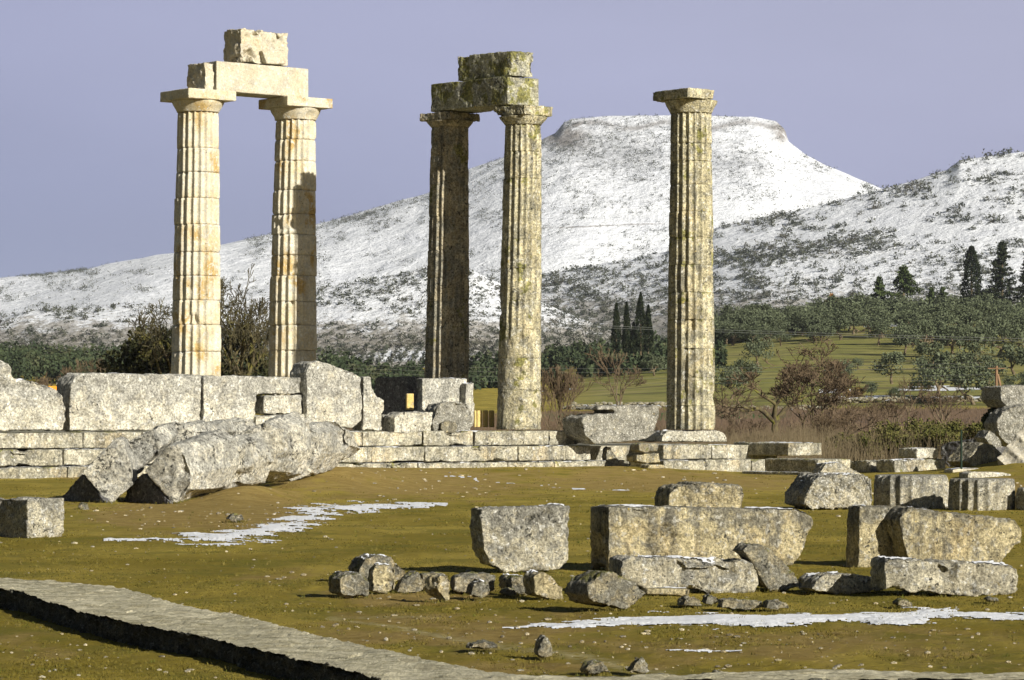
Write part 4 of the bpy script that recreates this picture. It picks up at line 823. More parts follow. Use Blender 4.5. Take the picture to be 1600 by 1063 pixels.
def hill(name, ridge, base, Yb, Yr, mat, rough_px, seed, freq, power=1.0, bare=None, rockf=None, nx=620, ny=260, gully=0.0, x0=-900, x1=2500, back=.25):
    pxs = np.concatenate([np.linspace(-5500, x0 - 100, 40), np.linspace(x0, -60, 60), np.linspace(-50, 1650, nx), np.linspace(1660, x1, 50), np.linspace(x1 + 100, 7000, 40)])
    t = np.linspace(0, 1, ny); rx = [p[0] for p in ridge]; ry = [p[1] for p in ridge]; bx = [p[0] for p in base]; by = [p[1] for p in base]
    PX, T = np.meshgrid(pxs, t); Yd = Yb + (Yr - Yb) * T
    rr = np.interp(PX, rx, ry); bb = np.interp(PX, bx, by)
    xu = np.arange(-6000, 7001, 5.0); ru = np.interp(xu, rx, ry); kw = np.hanning(61); kw /= kw.sum(); rs_ = np.convolve(np.pad(ru, 30, 'edge'), kw, 'valid'); rsm = np.interp(PX, xu, rs_)
    ys = bb + (rsm - bb) * T ** power + (rr - rsm) * sstep(T, *(.88, .99) if name == 'mountain' else (.80, .985))
    X = (PX - 800) / F * Yd
    q = np.stack([X * freq, Yd * freq * .6, 0 * X], -1)
    n = fbm(q, seed, 6, .55)
    if gully: n = n - gully * np.abs(vnoise(np.stack([X * freq * 2.2 + .6 * n, Yd * freq * .35, 0 * X], -1), seed + 9))
    env = np.where(T < 1, np.minimum(1, (1 - T) * 6 + .22), .22)
    ys = ys + rough_px * n * env + .9 * fbm(q * 14, seed + 50, 3) * (T > .3)
    Z = H + (HOR - ys) / F * Yd
    # far side falls away
    tb = np.linspace(.02, 1, 14)[:, None]; Yb2 = Yr + (Yr * back) * tb * np.ones_like(pxs)[None]; Xb = (pxs[None] - 800) / F * Yb2; Zb = Z[-1][None] * (1 - tb ** 1.2) - 20 * tb
    P3 = np.concatenate([np.stack([X, Yd, Z], -1), np.stack([Xb, Yb2, Zb], -1)], 0)
    me = grid_mesh(name, P3)
    ysb = np.concatenate([ys, np.repeat(ys[-1:], 14, 0)], 0); PXa = np.concatenate([PX, np.repeat(PX[-1:], 14, 0)], 0)
    add_attr(me, 'bare', bare(PXa, ysb) if bare else 0 * ysb); add_attr(me, 'rock', rockf(PXa, ysb) if rockf else 0 * ysb)
    tag(link(name, me, mat), kind='structure'); HILLS[name] = (pxs, t, Yd, ys, X, Z)
MA = snow_hill_mat('mountain_snow', (.36, .38, .42), (.38, .39, .42), .05, blotch=.38)
MB = snow_hill_mat('hillside_snow', (.30, .26, .20), (.24, .22, .18), .10, blotch=.62)
ridgeA = [(-6000, 470), (-900, 455), (0, 437), (60, 432), (130, 425), (200, 415), (268, 408), (345, 385), (400, 372), (500, 350), (560, 335), (620, 318), (668, 305), (735, 268), (780, 255), (822, 244), (850, 222), (868, 213), (880, 198), (893, 190), (950, 183), (1010, 182), (1120, 181), (1180, 183), (1212, 190), (1226, 203), (1232, 222), (1260, 245), (1290, 262), (1330, 278), (1370, 293), (1420, 310), (1500, 330), (2500, 400), (7000, 470)]
baseA = [(-6000, 560), (7000, 560)]
hill('mountain', ridgeA, baseA, 2520, 3000, MA, 24, 3, .0042, power=.85, gully=1.5,
     bare=lambda x, y: .75 * np.exp(-((x - 960) / 130) ** 2 - ((y - 240) / 45) ** 2) + .6 * np.exp(-((x - 1160) / 60) ** 2 - ((y - 260) / 35) ** 2) - .5 * np.exp(-((x - 700) / 300) ** 2 - ((y - 390) / 50) ** 2),
     rockf=lambda x, y: np.clip(np.exp(-((x - 880) / 34) ** 2 - ((y - 214) / 17) ** 2) * 1.5 + .75 * np.exp(-((y - 196 - 5 * np.sin(x / 19.)) / 4.5) ** 2) * (x > 893) * (x < 1225) + .8 * (np.abs(y - 353 - 3 * np.sin(x / 60.)) < 1.1) * (x > 848) * (x < 1040) + np.exp(-((x - 1222) / 12) ** 2 - ((y - 205) / 18) ** 2) * 1.3, 0, 1))
ridgeC = [(-6000, 520), (-900, 540), (-50, 515), (0, 500), (40, 485), (100, 483), (230, 478), (345, 474), (430, 465), (500, 450), (560, 440), (620, 430), (668, 419), (740, 424), (800, 452), (850, 474), (950, 515), (1100, 560), (7000, 600)]
hill('left_hillside', ridgeC, [(-6000, 600), (7000, 600)], 950, 1050, MB, 7, 21, .012, bare=lambda x, y: .15 + .9 * sstep(y, 470, 560) * (1 - .85 * np.exp(-((x - 640) / 130) ** 2 - ((y - 556) / 14) ** 2)))
ridgeB = [(-6000, 620), (300, 600), (500, 560), (668, 500), (780, 452), (850, 430), (950, 410), (1040, 394), (1120, 356), (1200, 338), (1280, 322), (1370, 298), (1420, 285), (1480, 265), (1500, 250), (1600, 237), (1800, 215), (2500, 190), (7000, 230)]
hill('right_hillside', ridgeB, [(-6000, 640), (700, 600), (1000, 560), (1200, 520), (1700, 520), (7000, 540)], 1260, 1500, MB, 9, 33, .009, gully=.3,
     bare=lambda x, y: .0 + .8 * sstep(y, 400, 520) + .35 * np.exp(-((x - 1300) / 130) ** 2 - ((y - 395) / 14) ** 2) - .8 * np.exp(-((x - 1250) / 110) ** 2 - ((y - 385 + (x - 1250) * .13) / 9) ** 2))

# ------------------------------------------------------------------ shrubs on the snow (far too many and small to count)
def shrub_cloud(name, hname, n, rmin, rmax, dens, seed, mat, label, tris=14, rowy=None):
    pxs, t, Yd, ys, X, Z = HILLS[hname]; rs = np.random.RandomState(seed)
    j0 = np.searchsorted(pxs, -60); j1 = np.searchsorted(pxs, 1660)
    N = n * 6; jj = rs.uniform(j0, j1 - 2, N); ii = rs.uniform(2, len(t) - 1.01, N); a = jj.astype(int); b = ii.astype(int); fa = (jj - a)[:, None]; fb_ = (ii - b)[:, None]
    G3_ = np.stack([X, Yd, Z], -1)
    p = (G3_[b, a] * (1 - fa) + G3_[b, a + 1] * fa) * (1 - fb_) + (G3_[b + 1, a] * (1 - fa) + G3_[b + 1, a + 1] * fa) * fb_
    px = 800 + F * p[:, 0] / p[:, 1]; py = HOR - (p[:, 2] - H) * F / p[:, 1]
    cl = fbm(np.stack([px * .022, py * .075, 0 * px], -1), seed + 2, 5, .65)
    d = dens(px, py, cl); kp = rs.rand(N) < d; p = p[kp][:n]; n = len(p)
    r = rmin + (rmax - rmin) * rs.rand(n) ** 2.2
    c = rs.normal(0, .42, (n, tris, 3)); c[..., 2] = np.abs(c[..., 2]) * 1.0 + .05
    dirs = rs.normal(0, 1, (n, tris, 3, 3)); dirs /= np.linalg.norm(dirs, axis=-1, keepdims=True)
    V = p[:, None, None] + (c[:, :, None] + dirs * .30) * r[:, None, None, None]
    V = V.reshape(-1, 3); Fp = np.arange(len(V)).reshape(-1, 3)
    tag(link(name, mesh_np(name, V, Fp, False), mat), label, 'shrubs', None, 'stuff')
SH = leaf_mat('dark_shrub', (.042, .050, .036), (.075, .080, .055), .15, c3=(.09, .085, .065))
def dA(x, y, c): return .02 + .50 * sstep(c, .0, .35) + .35 * np.exp(-((x - 960) / 130) ** 2 - ((y - 235) / 40) ** 2) + .3 * np.exp(-((x - 1170) / 60) ** 2 - ((y - 255) / 35) ** 2) + .5 * sstep(y, 415, 460) * (x > 800) - .16 * np.exp(-((x - 600) / 250) ** 2 - ((y - 395) / 35) ** 2) + .3 * np.exp(-((y - (350 - (x - 500) * .28) - 8) / 12) ** 2) * (x > 480) * (x < 800)
shrub_cloud('mountain_shrubs', 'mountain', 21000, 1.0, 3.2, dA, 5, SH, 'tiny dark shrubs dotted over the snowy flat-topped mountain', tris=9)
def dC(x, y, c):
    rid = np.interp(x, [p[0] for p in ridgeC], [p[1] for p in ridgeC])
    grove = np.exp(-((y - rid - 12) / 13) ** 2) * (x > 470) * (x < 800)
    ledge = np.exp(-((y - rid - 3) / 4) ** 2)
    return .05 + .16 * (x > 600) + .5 * sstep(x, 740, 800) + .7 * sstep(c, .0, .3) + 1.2 * grove + .6 * ledge + .42 * sstep(y, 500, 545) * (1 - .95 * np.exp(-((x - 640) / 130) ** 2 - ((y - 556) / 13) ** 2))
shrub_cloud('left_hillside_shrubs', 'left_hillside', 10000, .5, 2.1, dC, 6, SH, 'dark shrubs and small olives scattered over the lower snowy slope at left and centre', tris=20)
def dB(x, y, c):
    rid = np.interp(x, [p[0] for p in ridgeB], [p[1] for p in ridgeB])
    band = np.exp(-((y - (408 - (x - 1120) * .14)) / 16) ** 2) * (x > 1090) * (x < 1400)
    low = sstep(y, 400, 450); white = np.exp(-((y - (380 - (x - 1200) * .16)) / 10) ** 2) * (x > 1110) * (x < 1400)
    return np.clip(.05 + .75 * sstep(c, .0, .3) + .4 * np.exp(-((y - rid - 3) / 5) ** 2) + .9 * band + .26 * low - .4 * white, 0, 1)
shrub_cloud('right_hillside_shrubs', 'right_hillside', 11500, .7, 2.9, dB, 7, SH, 'dark shrubs and small trees scattered thickly over the snowy slope at right', tris=24)
# orchard rows on the white strip
def orchard():
    rs = np.random.RandomState(3); pts = []
    pxs, t, Yd, ys, X, Z = HILLS['left_hillside']
    for r_ in range(14):
        for q in range(9):
            px = 556 + r_ * 17 + q * 2.2 + rs.uniform(-1, 1); py = 566 - q * 3.4 + (660 - px) * .035
            j = min(np.searchsorted(pxs, px), len(pxs) - 1); i = np.argmin(np.abs(ys[:, j] - py)); pts.append((X[i, j], Yd[i, j], Z[i, j]))
    p = np.array(pts); n = len(p); c = rs.normal(0, .5, (n, 14, 3)); c[..., 2] = np.abs(c[..., 2]); d = rs.normal(0, .5, (n, 14, 3, 3))
    V = (p[:, None, None] + (c[:, :, None] + d) * .85).reshape(-1, 3)
    tag(link('orchard_rows', mesh_np('orchard_rows', V, np.arange(len(V)).reshape(-1, 3), False), SH), 'rows of little trees on the white strip of orchard between the left and dark columns', 'orchard', None, 'stuff')
orchard()

# ------------------------------------------------------------------ trees
BARK = leaf_mat('grey_brown_bark', (.10, .075, .045), (.17, .135, .085), 3, .9)
BARKM = leaf_mat('mossy_bark', (.07, .055, .035), (.13, .11, .05), 4, .9, c3=(.17, .16, .03))
TWIG = leaf_mat('reddish_twigs', (.095, .068, .040), (.15, .11, .070), 1.0, .9)
OLIVE = leaf_mat('olive_leaves', (.075, .092, .05), (.125, .145, .085), 1.3, .7)
WOOD = leaf_mat('evergreen_wood', (.030, .045, .022), (.060, .078, .036), .25, .8, c3=(.085, .09, .045))
PINE = leaf_mat('pine_needles', (.045, .065, .022), (.08, .11, .035), 1.0, .8)
CYP = leaf_mat('cypress_leaves', (.012, .020, .010), (.030, .038, .016), 1.2, .8)
BUSH = leaf_mat('bramble_leaves', (.06, .065, .016), (.13, .125, .035), 2.2, .8, c3=(.17, .14, .06))
def tubes(segs, sides=4):
    """segs: list of (p0, p1, r0, r1)"""
    a = np.array([[*s[0], *s[1], s[2], s[3]] for s in segs], float); p0, p1 = a[:, :3], a[:, 3:6]; d = p1 - p0; L = np.linalg.norm(d, axis=1, keepdims=True) + 1e-9; d /= L
    up = np.where(np.abs(d[:, 2:3]) > .9, [[1., 0, 0]], [[0, 0, 1.]]); u = np.cross(d, up); u /= np.linalg.norm(u, axis=1, keepdims=True); v = np.cross(d, u)
    an = np.arange(sides) / sides * 2 * np.pi; ring = u[:, None] * np.cos(an)[None, :, None] + v[:, None] * np.sin(an)[None, :, None]
    V = np.concatenate([p0[:, None] + ring * a[:, 6][:, None, None], p1[:, None] + ring * a[:, 7][:, None, None]], 1); n = len(a)
    i = np.arange(sides); f = np.stack([i, (i + 1) % sides, sides + (i + 1) % sides, sides + i], -1)
    return V.reshape(-1, 3), (f[None] + (np.arange(n) * 2 * sides)[:, None, None]).reshape(-1, 4)
def leaves(c, size, rs, aspect=.6):
    n = len(c); u = rs.normal(0, 1, (n, 3)); u /= np.linalg.norm(u, axis=1, keepdims=True); w_ = rs.normal(0, 1, (n, 3)); v = np.cross(u, w_); v /= np.linalg.norm(v, axis=1, keepdims=True)
    s = (size * rs.uniform(.6, 1.3, n))[:, None]; u = u * s; v = v * s * aspect
    V = np.stack([c - u, c - v, c + u, c + v], 1).reshape(-1, 3); return V, np.arange(n * 4).reshape(-1, 4)
def grow(rs, p, d, L, r, depth, segs, spread=.55, up=.1, tips=None, shrink=.74, kids=(2, 3), minr=.006):
    n = 3; q = np.array(p, float); d = np.array(d, float)
    for i in range(n):
        d = d + rs.normal(0, .13, 3) + np.array([0, 0, up * .3]); d /= np.linalg.norm(d); q2 = q + d * L / n
        r2 = max(minr, r * (1 - .12 * (i + 1))); segs.append((q, q2, r * (1 - .12 * i) if i else r, r2)); q = q2
    if depth == 0:
        if tips is not None: tips.append(q)
        return
    for k_ in range(rs.randint(kids[0], kids[1] + 1)):
        nd = d + rs.normal(0, spread, 3) + np.array([0, 0, up]); nd /= np.linalg.norm(nd)
        grow(rs, q, nd, L * shrink * rs.uniform(.8, 1.15), max(minr, r * .62), depth - 1, segs, spread, up, tips, shrink, kids, minr)
def make_bare(seed, h, depth, spread, trunk_r, up=.12, forks=1, kids=(2, 3), minr=.012, th=.28, widen=1.0):
    rs = np.random.RandomState(seed); segs = []; thick = []; 
    for f_ in range(forks):
        d = np.array([rs.normal(0, .25 if forks > 1 else .06), rs.normal(0, .25 if forks > 1 else .06), 1.0])
        st = np.array([0, 0, -.1])
        grow(rs, st, d / np.linalg.norm(d), h * th, trunk_r / math.sqrt(forks), depth, segs, spread, up, None, .76, kids, minr)
    big = [s for s in segs if s[2] > minr * 2.2]; sm = [s for s in segs if s[2] <= minr * 2.2]
    zmax = max(s[1][2] for s in segs); k_ = h / zmax; sc_ = np.array([k_ * widen, k_ * widen, k_])
    big = [(a * sc_, b * sc_, c, d) for a, b, c, d in big]; sm = [(a * sc_, b * sc_, c, d) for a, b, c, d in sm]
    return mesh_np('trunk', *tubes(big, 6)), mesh_np('crown', *tubes(sm, 3), smooth=False)
def make_olive(seed, h, wd, nl=1500, size=.15):
    rs = np.random.RandomState(seed); segs = []; tips = []
    grow(rs, (0, 0, -.15), (rs.normal(0, .15), 0, 1), h * .26, h * .055, 2, segs, .75, .05, tips, .8, (2, 3), .03)
    tr = mesh_np('trunk', *tubes(segs, 6))
    cs = []; nb = 16
    for b in range(nb):
        a = rs.uniform(0, 2 * math.pi); rr = wd * .36 * math.sqrt(rs.rand()); z = h * rs.uniform(.42, .86); rr *= 1.1 - .5 * max(0, (z / h - .6)) / .3
        cr = rs.uniform(.12, .22) * wd; n = nl // nb; g = rs.normal(0, 1, (n, 3)); g /= np.linalg.norm(g, axis=1, keepdims=True); g *= (rs.rand(n, 1) ** .4) * cr; g[:, 2] *= .75
        cs.append(g + [math.cos(a) * rr, math.sin(a) * rr, z])
    return tr, mesh_np('crown', *leaves(np.concatenate(cs), size, rs), smooth=False)
def make_cypress(seed, h, wd, nl=2600, lobes=1, size=.16, peak=.25, taper=.8):
    rs = np.random.RandomState(seed); n = nl; t = rs.rand(n) ** .85; cs = np.zeros((n, 3))
    prof = np.where(t < peak, .55 + .45 * t / peak, (1 - (t - peak) / (1 - peak)) ** taper)
    a = rs.uniform(0, 2 * math.pi, n); wob = 1 + .22 * np.sin(a * 3 + t * 9 + seed) + .12 * np.sin(a * 7 - t * 23)
    rr = wd / 2 * prof * wob * rs.uniform(.75, 1.03, n); cs[:, 0] = np.cos(a) * rr; cs[:, 1] = np.sin(a) * rr; cs[:, 2] = h * (.04 + .96 * t)
    return mesh_np('trunk', *tubes([((0, 0, -.2), (0, 0, h * .5), wd * .08, wd * .05), ((0, 0, h * .5), (0, 0, h * .95), wd * .05, .02)], 6)), mesh_np('crown', *leaves(cs, size, rs, .5), smooth=False)
def make_conifer(seed, h, wd, nl=3200, size=.18, tiers=15):
    rs = np.random.RandomState(seed); cs = []; segs = [((0, 0, -.2), (0, 0, h * .97), wd * .05, .02)]
    for i in range(tiers):
        z = h * (.06 + .9 * i / tiers); L = wd / 2 * (1 - (i / tiers)) ** .75 * 1.05
        for b in range(7):
            a = rs.uniform(0, 2 * math.pi); l = L * rs.uniform(.65, 1.15); e = np.array([math.cos(a) * l, math.sin(a) * l, rs.uniform(-.1, .25) * l])
            segs.append((np.array([0, 0, z]), np.array([0, 0, z]) + e, .03, .01)); m_ = nl // (tiers * 7); tt = rs.uniform(.15, 1, (m_, 1))
            cs.append(np.array([0, 0, z]) + e * tt + rs.normal(0, .09 * wd * .5, (m_, 3)) * (1.15 - tt) + rs.normal(0, .05, (m_, 3)))
    return mesh_np('trunk', *tubes(segs, 5)), mesh_np('crown', *leaves(np.concatenate(cs), size, rs, .45), smooth=False)
def make_bush(seed, wd, h, nl=2200, size=.10, nb=22, depth=1.0):
    rs = np.random.RandomState(seed); cs = []; segs = []
    for b in range(nb):
        x = rs.uniform(-.42, .42) * wd; y = rs.uniform(-.4, .4) * depth; zt = h * rs.uniform(.25, .80) * (1 - .45 * (abs(x) / (wd / 2)) ** 2); cr = rs.uniform(.14, .26) * min(wd, h * 1.6)
        n = nl // nb; g = rs.normal(0, 1, (n, 3)); g /= np.linalg.norm(g, axis=1, keepdims=True); g *= rs.rand(n, 1) ** .45 * cr; g[:, 2] *= .8; cs.append(g + [x, y, zt])
        segs.append((np.array([x * .5, y * .5, -.1]), np.array([x, y, zt]), .02, .008))
    c = np.concatenate(cs); c[:, 2] = np.abs(c[:, 2])
    return mesh_np('trunk', *tubes(segs, 4)), mesh_np('crown', *leaves(c, size, rs, .6), smooth=False)
def tree(name, meshes, mt, mc, px, Y, label, cat='tree', group=None, scale=1.0, rz=0.0, z=None, parts=('trunk', 'crown'), py=None):
    X = (px - 800) / F * Y; zz = gz(X, Y) - .05 if z is None else z
    if py is not None: zz = H + (HOR - py) / F * Y
    r = empty(name, (X, Y, zz)); r.scale = (scale,) * 3 if not isinstance(scale, tuple) else scale; r.rotation_euler = (0, 0, rz); tag(r, label, cat, group)
    for me, mm, nm_ in zip(meshes, (mt, mc), parts):
        if len(me.materials) == 0: me.materials.append(mm)
        o = bpy.data.objects.new(nm_, me); COL.objects.link(o); o.parent = r
    return r
# olives of the grove (right), individually placed: px, base row, height px, label
OL = [make_olive(100 + i, 4.0, 4.6 + .5 * (i % 3)) for i in range(6)]
def y_for_row(px, py):
    Ys_ = np.linspace(300, 618, 320); z = ground_z((px - 800) / F * Ys_, Ys_); rows = HOR - (z - H) * F / Ys_
    i = np.argmin(np.abs(rows - py)); return float(Ys_[i])
def olive(px, py, hp, label=None, group='olive trees of the grove', i=[0], wide=1.0):
    Y = y_for_row(px, py); s = hp / (F / Y) / 3.9; i[0] += 1
    tree('olive_tree', OL[i[0] % 6], BARK, OLIVE, px, Y, label or 'grey-green olive tree among the close-set olives of the grove on the slope', 'olive tree', group, (s * wide, s * wide, s), rz=i[0] * 1.7)
olive(1394, 600, 52, 'rounded olive tree with a visible trunk, alone on the grass left of the pylon pole')
olive(1522, 632, 66, 'darkest olive tree, trunk forked, at the lower edge of the grove by the wooden pole')
olive(1466, 622, 74, 'tall olive tree just left of the darkest forked olive')
olive(1314, 604, 42, 'small olive tree right of the big bare tree')
olive(1372, 540, 38, 'olive tree at the top of the open grass with a dark trunk')
olive(1412, 556, 48); olive(1450, 585, 52); olive(1440, 620, 30, 'low young olive left of the tall olive near the wall'); olive(1360, 622, 26, 'very small olive bush on the grass above the stone wall')
olive(1400, 628, 24, 'small round olive by the snow-edged stone wall'); olive(1340, 578, 18, 'tiny round shrub-like olive high on the open grass')
for px, py, hp in ((1490, 560, 55), (1530, 570, 60), (1560, 556, 58), (1585, 585, 50), (1600, 540, 55), (1505, 600, 50), (1545, 600, 46), (1440, 548, 48), (1478, 540, 50), (1590, 620, 40), (1625, 590, 60), (1640, 560, 60), (1570, 530, 45), (1520, 535, 48)): olive(px, py, hp)
olive(1142, 624, 52, 'olive tree with a short trunk right of the free-standing column'); olive(1022, 588, 36, 'dark olive just left of the free-standing column'); olive(1165, 600, 40); olive(1185, 575, 44)
rs = np.random.RandomState(77); 
for k_ in range(150):
    px = rs.uniform(1110, 1680); top = np.interp(px, [1110, 1200, 1300, 1420, 1700], [516, 508, 492, 482, 492]); py = top + (545 - top) * rs.rand() ** 1.0
    if 1240 < px < 1400 and py > 536: continue
    olive(px, py, rs.uniform(26, 44) * (1 - .002 * (545 - py)), wide=1.15)
# far wood: one mass of evergreen crowns
def wood(name, label, n, xr, yfun, hp, seed, mat, sz=.32, per=110):
    rs = np.random.RandomState(seed); cs = []
    for k_ in range(n):
        px = rs.uniform(*xr); py = yfun(px, rs.rand()); Y = y_for_row(px, py); X = (px - 800) / F * Y; z = gz(X, Y); h = rs.uniform(*hp) / (F / Y); w_ = h * rs.uniform(.35, .55)
        g = rs.normal(0, 1, (per, 3)); g /= np.linalg.norm(g, axis=1, keepdims=True); g *= rs.rand(per, 1) ** .35; g *= [w_, w_, h * .5]; g[:, :2] *= (1 - .4 * (g[:, 2:3] / (h * .5)))
        cs.append(g + [X, Y, z + h * .5])
    c = np.concatenate(cs); tag(link(name, mesh_np(name, *leaves(c, sz, rs, .7), smooth=False), mat), label, 'wood', None, 'stuff')
wood('far_wood', 'dense dark evergreen wood along the foot of the left hillside', 420, (-60, 560), lambda x, r: np.interp(x, [0, 560], [572, 592]) + 26 * r, (34, 52), 2, WOOD)
wood('centre_wood', 'dark scrub and evergreens below the snow between the columns', 380, (430, 1130), lambda x, r: np.interp(x, [430, 600, 780, 850, 1000, 1130], [588, 586, 572, 562, 545, 528]) + r * np.interp(x, [430, 850, 1000, 1130], [40, 34, 40, 60]), (16, 32), 4, WOOD)
wood('right_wood', 'dark evergreen mass between the olives and the snowy slope', 260, (1100, 1700), lambda x, r: np.interp(x, [1100, 1200, 1300, 1420, 1700], [520, 510, 492, 482, 492]) + 22 * r, (20, 32), 6, OLIVE)
# cypresses and conifers
for i, (px, pyb, hp, wp, lab) in enumerate(((963, 548, 72, 15, 'slim cypress at the left of the cypress clump'), (979, 546, 72, 13, 'slim cypress with a thin tip, second from left in the clump'), (1001, 545, 86, 20, 'tallest cypress of the clump left of the free-standing column'), (1013, 545, 66, 15, 'cypress leaning on the right flank of the tallest one'), (990, 546, 40, 12, 'lowest cypress in the middle of the clump'))):
    Y = 420; pyb += 8; hp += 10; tree('cypress', make_cypress(40 + i, hp / (F / Y), wp / (F / Y), 2600, size=.16, peak=.3, taper=.7), BARK, CYP, px, Y, lab, 'cypress', 'cypress clump between the columns', py=pyb)
Y = 600
tree('cypress', make_cypress(60, 92 / (F / Y), 30 / (F / Y), 3000, size=.26, peak=.2, taper=.42), BARK, CYP, 1518, Y, 'thick blunt-topped cypress standing alone on the skyline of the grove', 'cypress', None, py=477)
tree('conifer', make_conifer(61, 108 / (F / Y), 62 / (F / Y), 4200, .28), BARK, CYP, 1566, Y, 'tall ragged conifer right of the thick cypress', 'conifer', None, py=480)
tree('conifer', make_conifer(62, 84 / (F / Y), 40 / (F / Y), 3000, .28), BARK, CYP, 1604, Y, 'dark conifer cut off by the right edge of the photo', 'conifer', None, py=480)
tree('conifer', make_conifer(63, 50 / (F / Y), 56 / (F / Y), 3000, .28, 9), BARK, PINE, 1412, Y, 'broad green pine rising from the skyline above the olive grove', 'pine', None, py=463)
tree('conifer', make_conifer(64, 34 / (F / Y), 26 / (F / Y), 1500, .28, 8), BARK, PINE, 1374, Y, 'small pine left of the broad green pine', 'pine', None, py=464)
tree('conifer', make_conifer(65, 26 / (F / Y), 18 / (F / Y), 1200, .25, 7), BARK, PINE, 1455, Y, 'little pointed pine between the broad pine and the thick cypress', 'pine', None, py=474)
tree('conifer', make_conifer(66, 30 / (F / Y), 24 / (F / Y), 1200, .25, 7), BARK, PINE, 1474, Y, 'second little pine, just left of the thick cypress', 'pine', None, py=476)
RUST = leaf_mat('rust_leaves', (.26, .12, .035), (.34, .19, .07), 1.5)
Y = 600; tree('autumn_bush', make_bush(67, 26 / (F / Y), 17 / (F / Y), 700, .25, 10), BARK, RUST, 1300, Y, 'small rust-coloured bush on the skyline of the wood', 'bush', None, py=477)
Y = 325; tree('autumn_bush', make_bush(68, 42 / (F / Y), 22 / (F / Y), 1200, .14, 12), BARK, leaf_mat('brown_green_leaves', (.09, .07, .02), (.20, .12, .035), 2), 1330, Y, 'brown-green rounded bush on the wall line right of the big bare tree', 'bush')

# bare trees
Y = 150
tree('bare_tree', make_bare(214, 180 / (F / Y), 8, .46, .24, .12, 1, (2, 3), .017, .22, 1.3), BARKM, TWIG, 1212, 152, 'large bare tree with a dark trunk and reddish twigs right of the free-standing column', 'tree', None, py=700)
tree('bare_tree', make_bare(218, 148 / (F / Y), 8, .42, .14, .14, 3, (2, 3), .013, .22, 1.1), BARKM, TWIG, 1272, 146, 'smaller many-stemmed bare tree in front of the large bare one', 'tree', None, py=706)
tree('bare_tree', make_bare(222, 165 / (F / Y), 7, .42, .10, .16, 1, (2, 3), .010, .24), BARK, TWIG, 951, 150, 'thin grey leafless tree behind the slotted block', 'tree', None, py=700)
tree('bare_tree', make_bare(226, 122 / (F / Y), 6, .30, .12, .30, 6, (2, 3), .010, .26, 1.0), BARK, TWIG, 874, 138, 'upright leafless shrub close to the right of the sunlit column', 'shrub', None, py=702)
tree('bare_tree', make_bare(229, 90 / (F / Y), 5, .45, .08, .16, 1, (2, 3), .009, .24), BARK, TWIG, 1420, 165, 'small pale leafless tree in front of the stone wall and olives', 'tree', None, py=668)
TWIG2 = leaf_mat('dark_lichened_twigs', (.055, .048, .028), (.09, .078, .04), 1.2, .9, c3=(.15, .14, .035))
Y = 128
tree('bare_tree', make_bare(233, 295 / (F / Y), 8, .60, .24, .06, 2, (2, 3), .015, .20, .62), BARKM, TWIG2, 372, 128, 'dense dark leafless tree with yellow-green lichen between the two pale columns', 'tree', None, py=705)
tree('bare_tree', make_bare(238, 285 / (F / Y), 8, .60, .24, .06, 2, (2, 3), .015, .20, .70), BARKM, TWIG2, 244, 131, 'dense dark leafless tree left of the leftmost column', 'tree', None, py=705)
tree('dark_bush', make_bush(240, 150 / (F / Y), 165 / (F / Y), 6500, .10, 26, 2.0), BARK, leaf_mat('dark_ivy', (.030, .034, .014), (.060, .060, .022), 2, c3=(.13, .12, .03)), 236, 132, 'dark ivy-green thicket low behind the wall left of the leftmost column', 'thicket', None, py=650)
tree('dark_bush', make_bush(241, 110 / (F / Y), 150 / (F / Y), 4500, .09, 20, 2.0), BARK, bpy.data.materials['dark_ivy'], 374, 130, 'dark ivy-green growth inside the leafless tree between the pale columns', 'thicket', None, py=640)
for i, (px, hp) in enumerate(((70, 60), (95, 78), (128, 92), (150, 84), (172, 70))):
    tree('bare_tree', make_bare(250 + i, hp / (F / 210), 5, .42, .10, .18, 2, (2, 3), .016, .24), BARK, TWIG, px, 205 + i * 3, ('grey leafless tree low behind the curved wall block', 'leafless tree above the dark gap in the wall', 'tallest pale leafless tree behind the left wall', 'leafless tree right of the tallest pale one behind the left wall', 'leafless tree beside the dark thicket at left')[i], 'tree', 'leafless trees behind the left wall', py=650)
sh = [make_bare(270 + i, 2.2, 5, .42, .12, .15, 5, (2, 3), .009, .26, 1.2) for i in range(3)]
for i, (px, Yb_, s) in enumerate(((1128, 122, .55), (1160, 126, .7), (1185, 118, .5), (1300, 120, .75), (1330, 128, .9), (1355, 140, .9), (1395, 150, 1.0), (1240, 124, .6), (900, 124, .8), (935, 130, .7), (1010, 126, .6), (860, 118, .6), (1480, 190, 1.3), (1150, 200, 1.2))):
    tree('leafless_shrub', sh[i % 3], BARK, TWIG, px, Yb_, 'brown leafless shrub standing in the dry weeds behind the temple platform', 'shrub', 'leafless shrubs in the dry weeds', s, rz=i * 1.3)
# hedge and brush near the temple
Y = 112
for i, (px, wp, hp, pyb, yy) in enumerate(((1430, 130, 62, 712, 112), (1345, 110, 40, 712, 114), (1500, 110, 48, 702, 110), (1380, 90, 42, 714, 109), (1465, 80, 44, 716, 108))):
    tree('bramble_bush', make_bush(300 + i, wp / (F / Y), hp / (F / Y), 5200, .05, 34, 1.6), BARK, BUSH, px, yy, ('highest green bramble bush behind the rear blocks', 'low brown-green brambles left of the highest bush', 'green brambles between the highest bush and the heap', 'dense low brambles in front of the highest bush', 'small bramble mound behind the small block on the rear row')[i], 'bush', 'brambles behind the ruins', py=pyb)
tree('evergreen_bush', make_bush(310, 44 / (F / 97), 60 / (F / 97), 3500, .05, 24, .9), BARK, leaf_mat('dark_heap_leaves', (.022, .034, .012), (.05, .06, .018), 3), 1557, 98.2, 'dark evergreen shrub growing out of the heap at the right edge', 'bush', None, py=686)
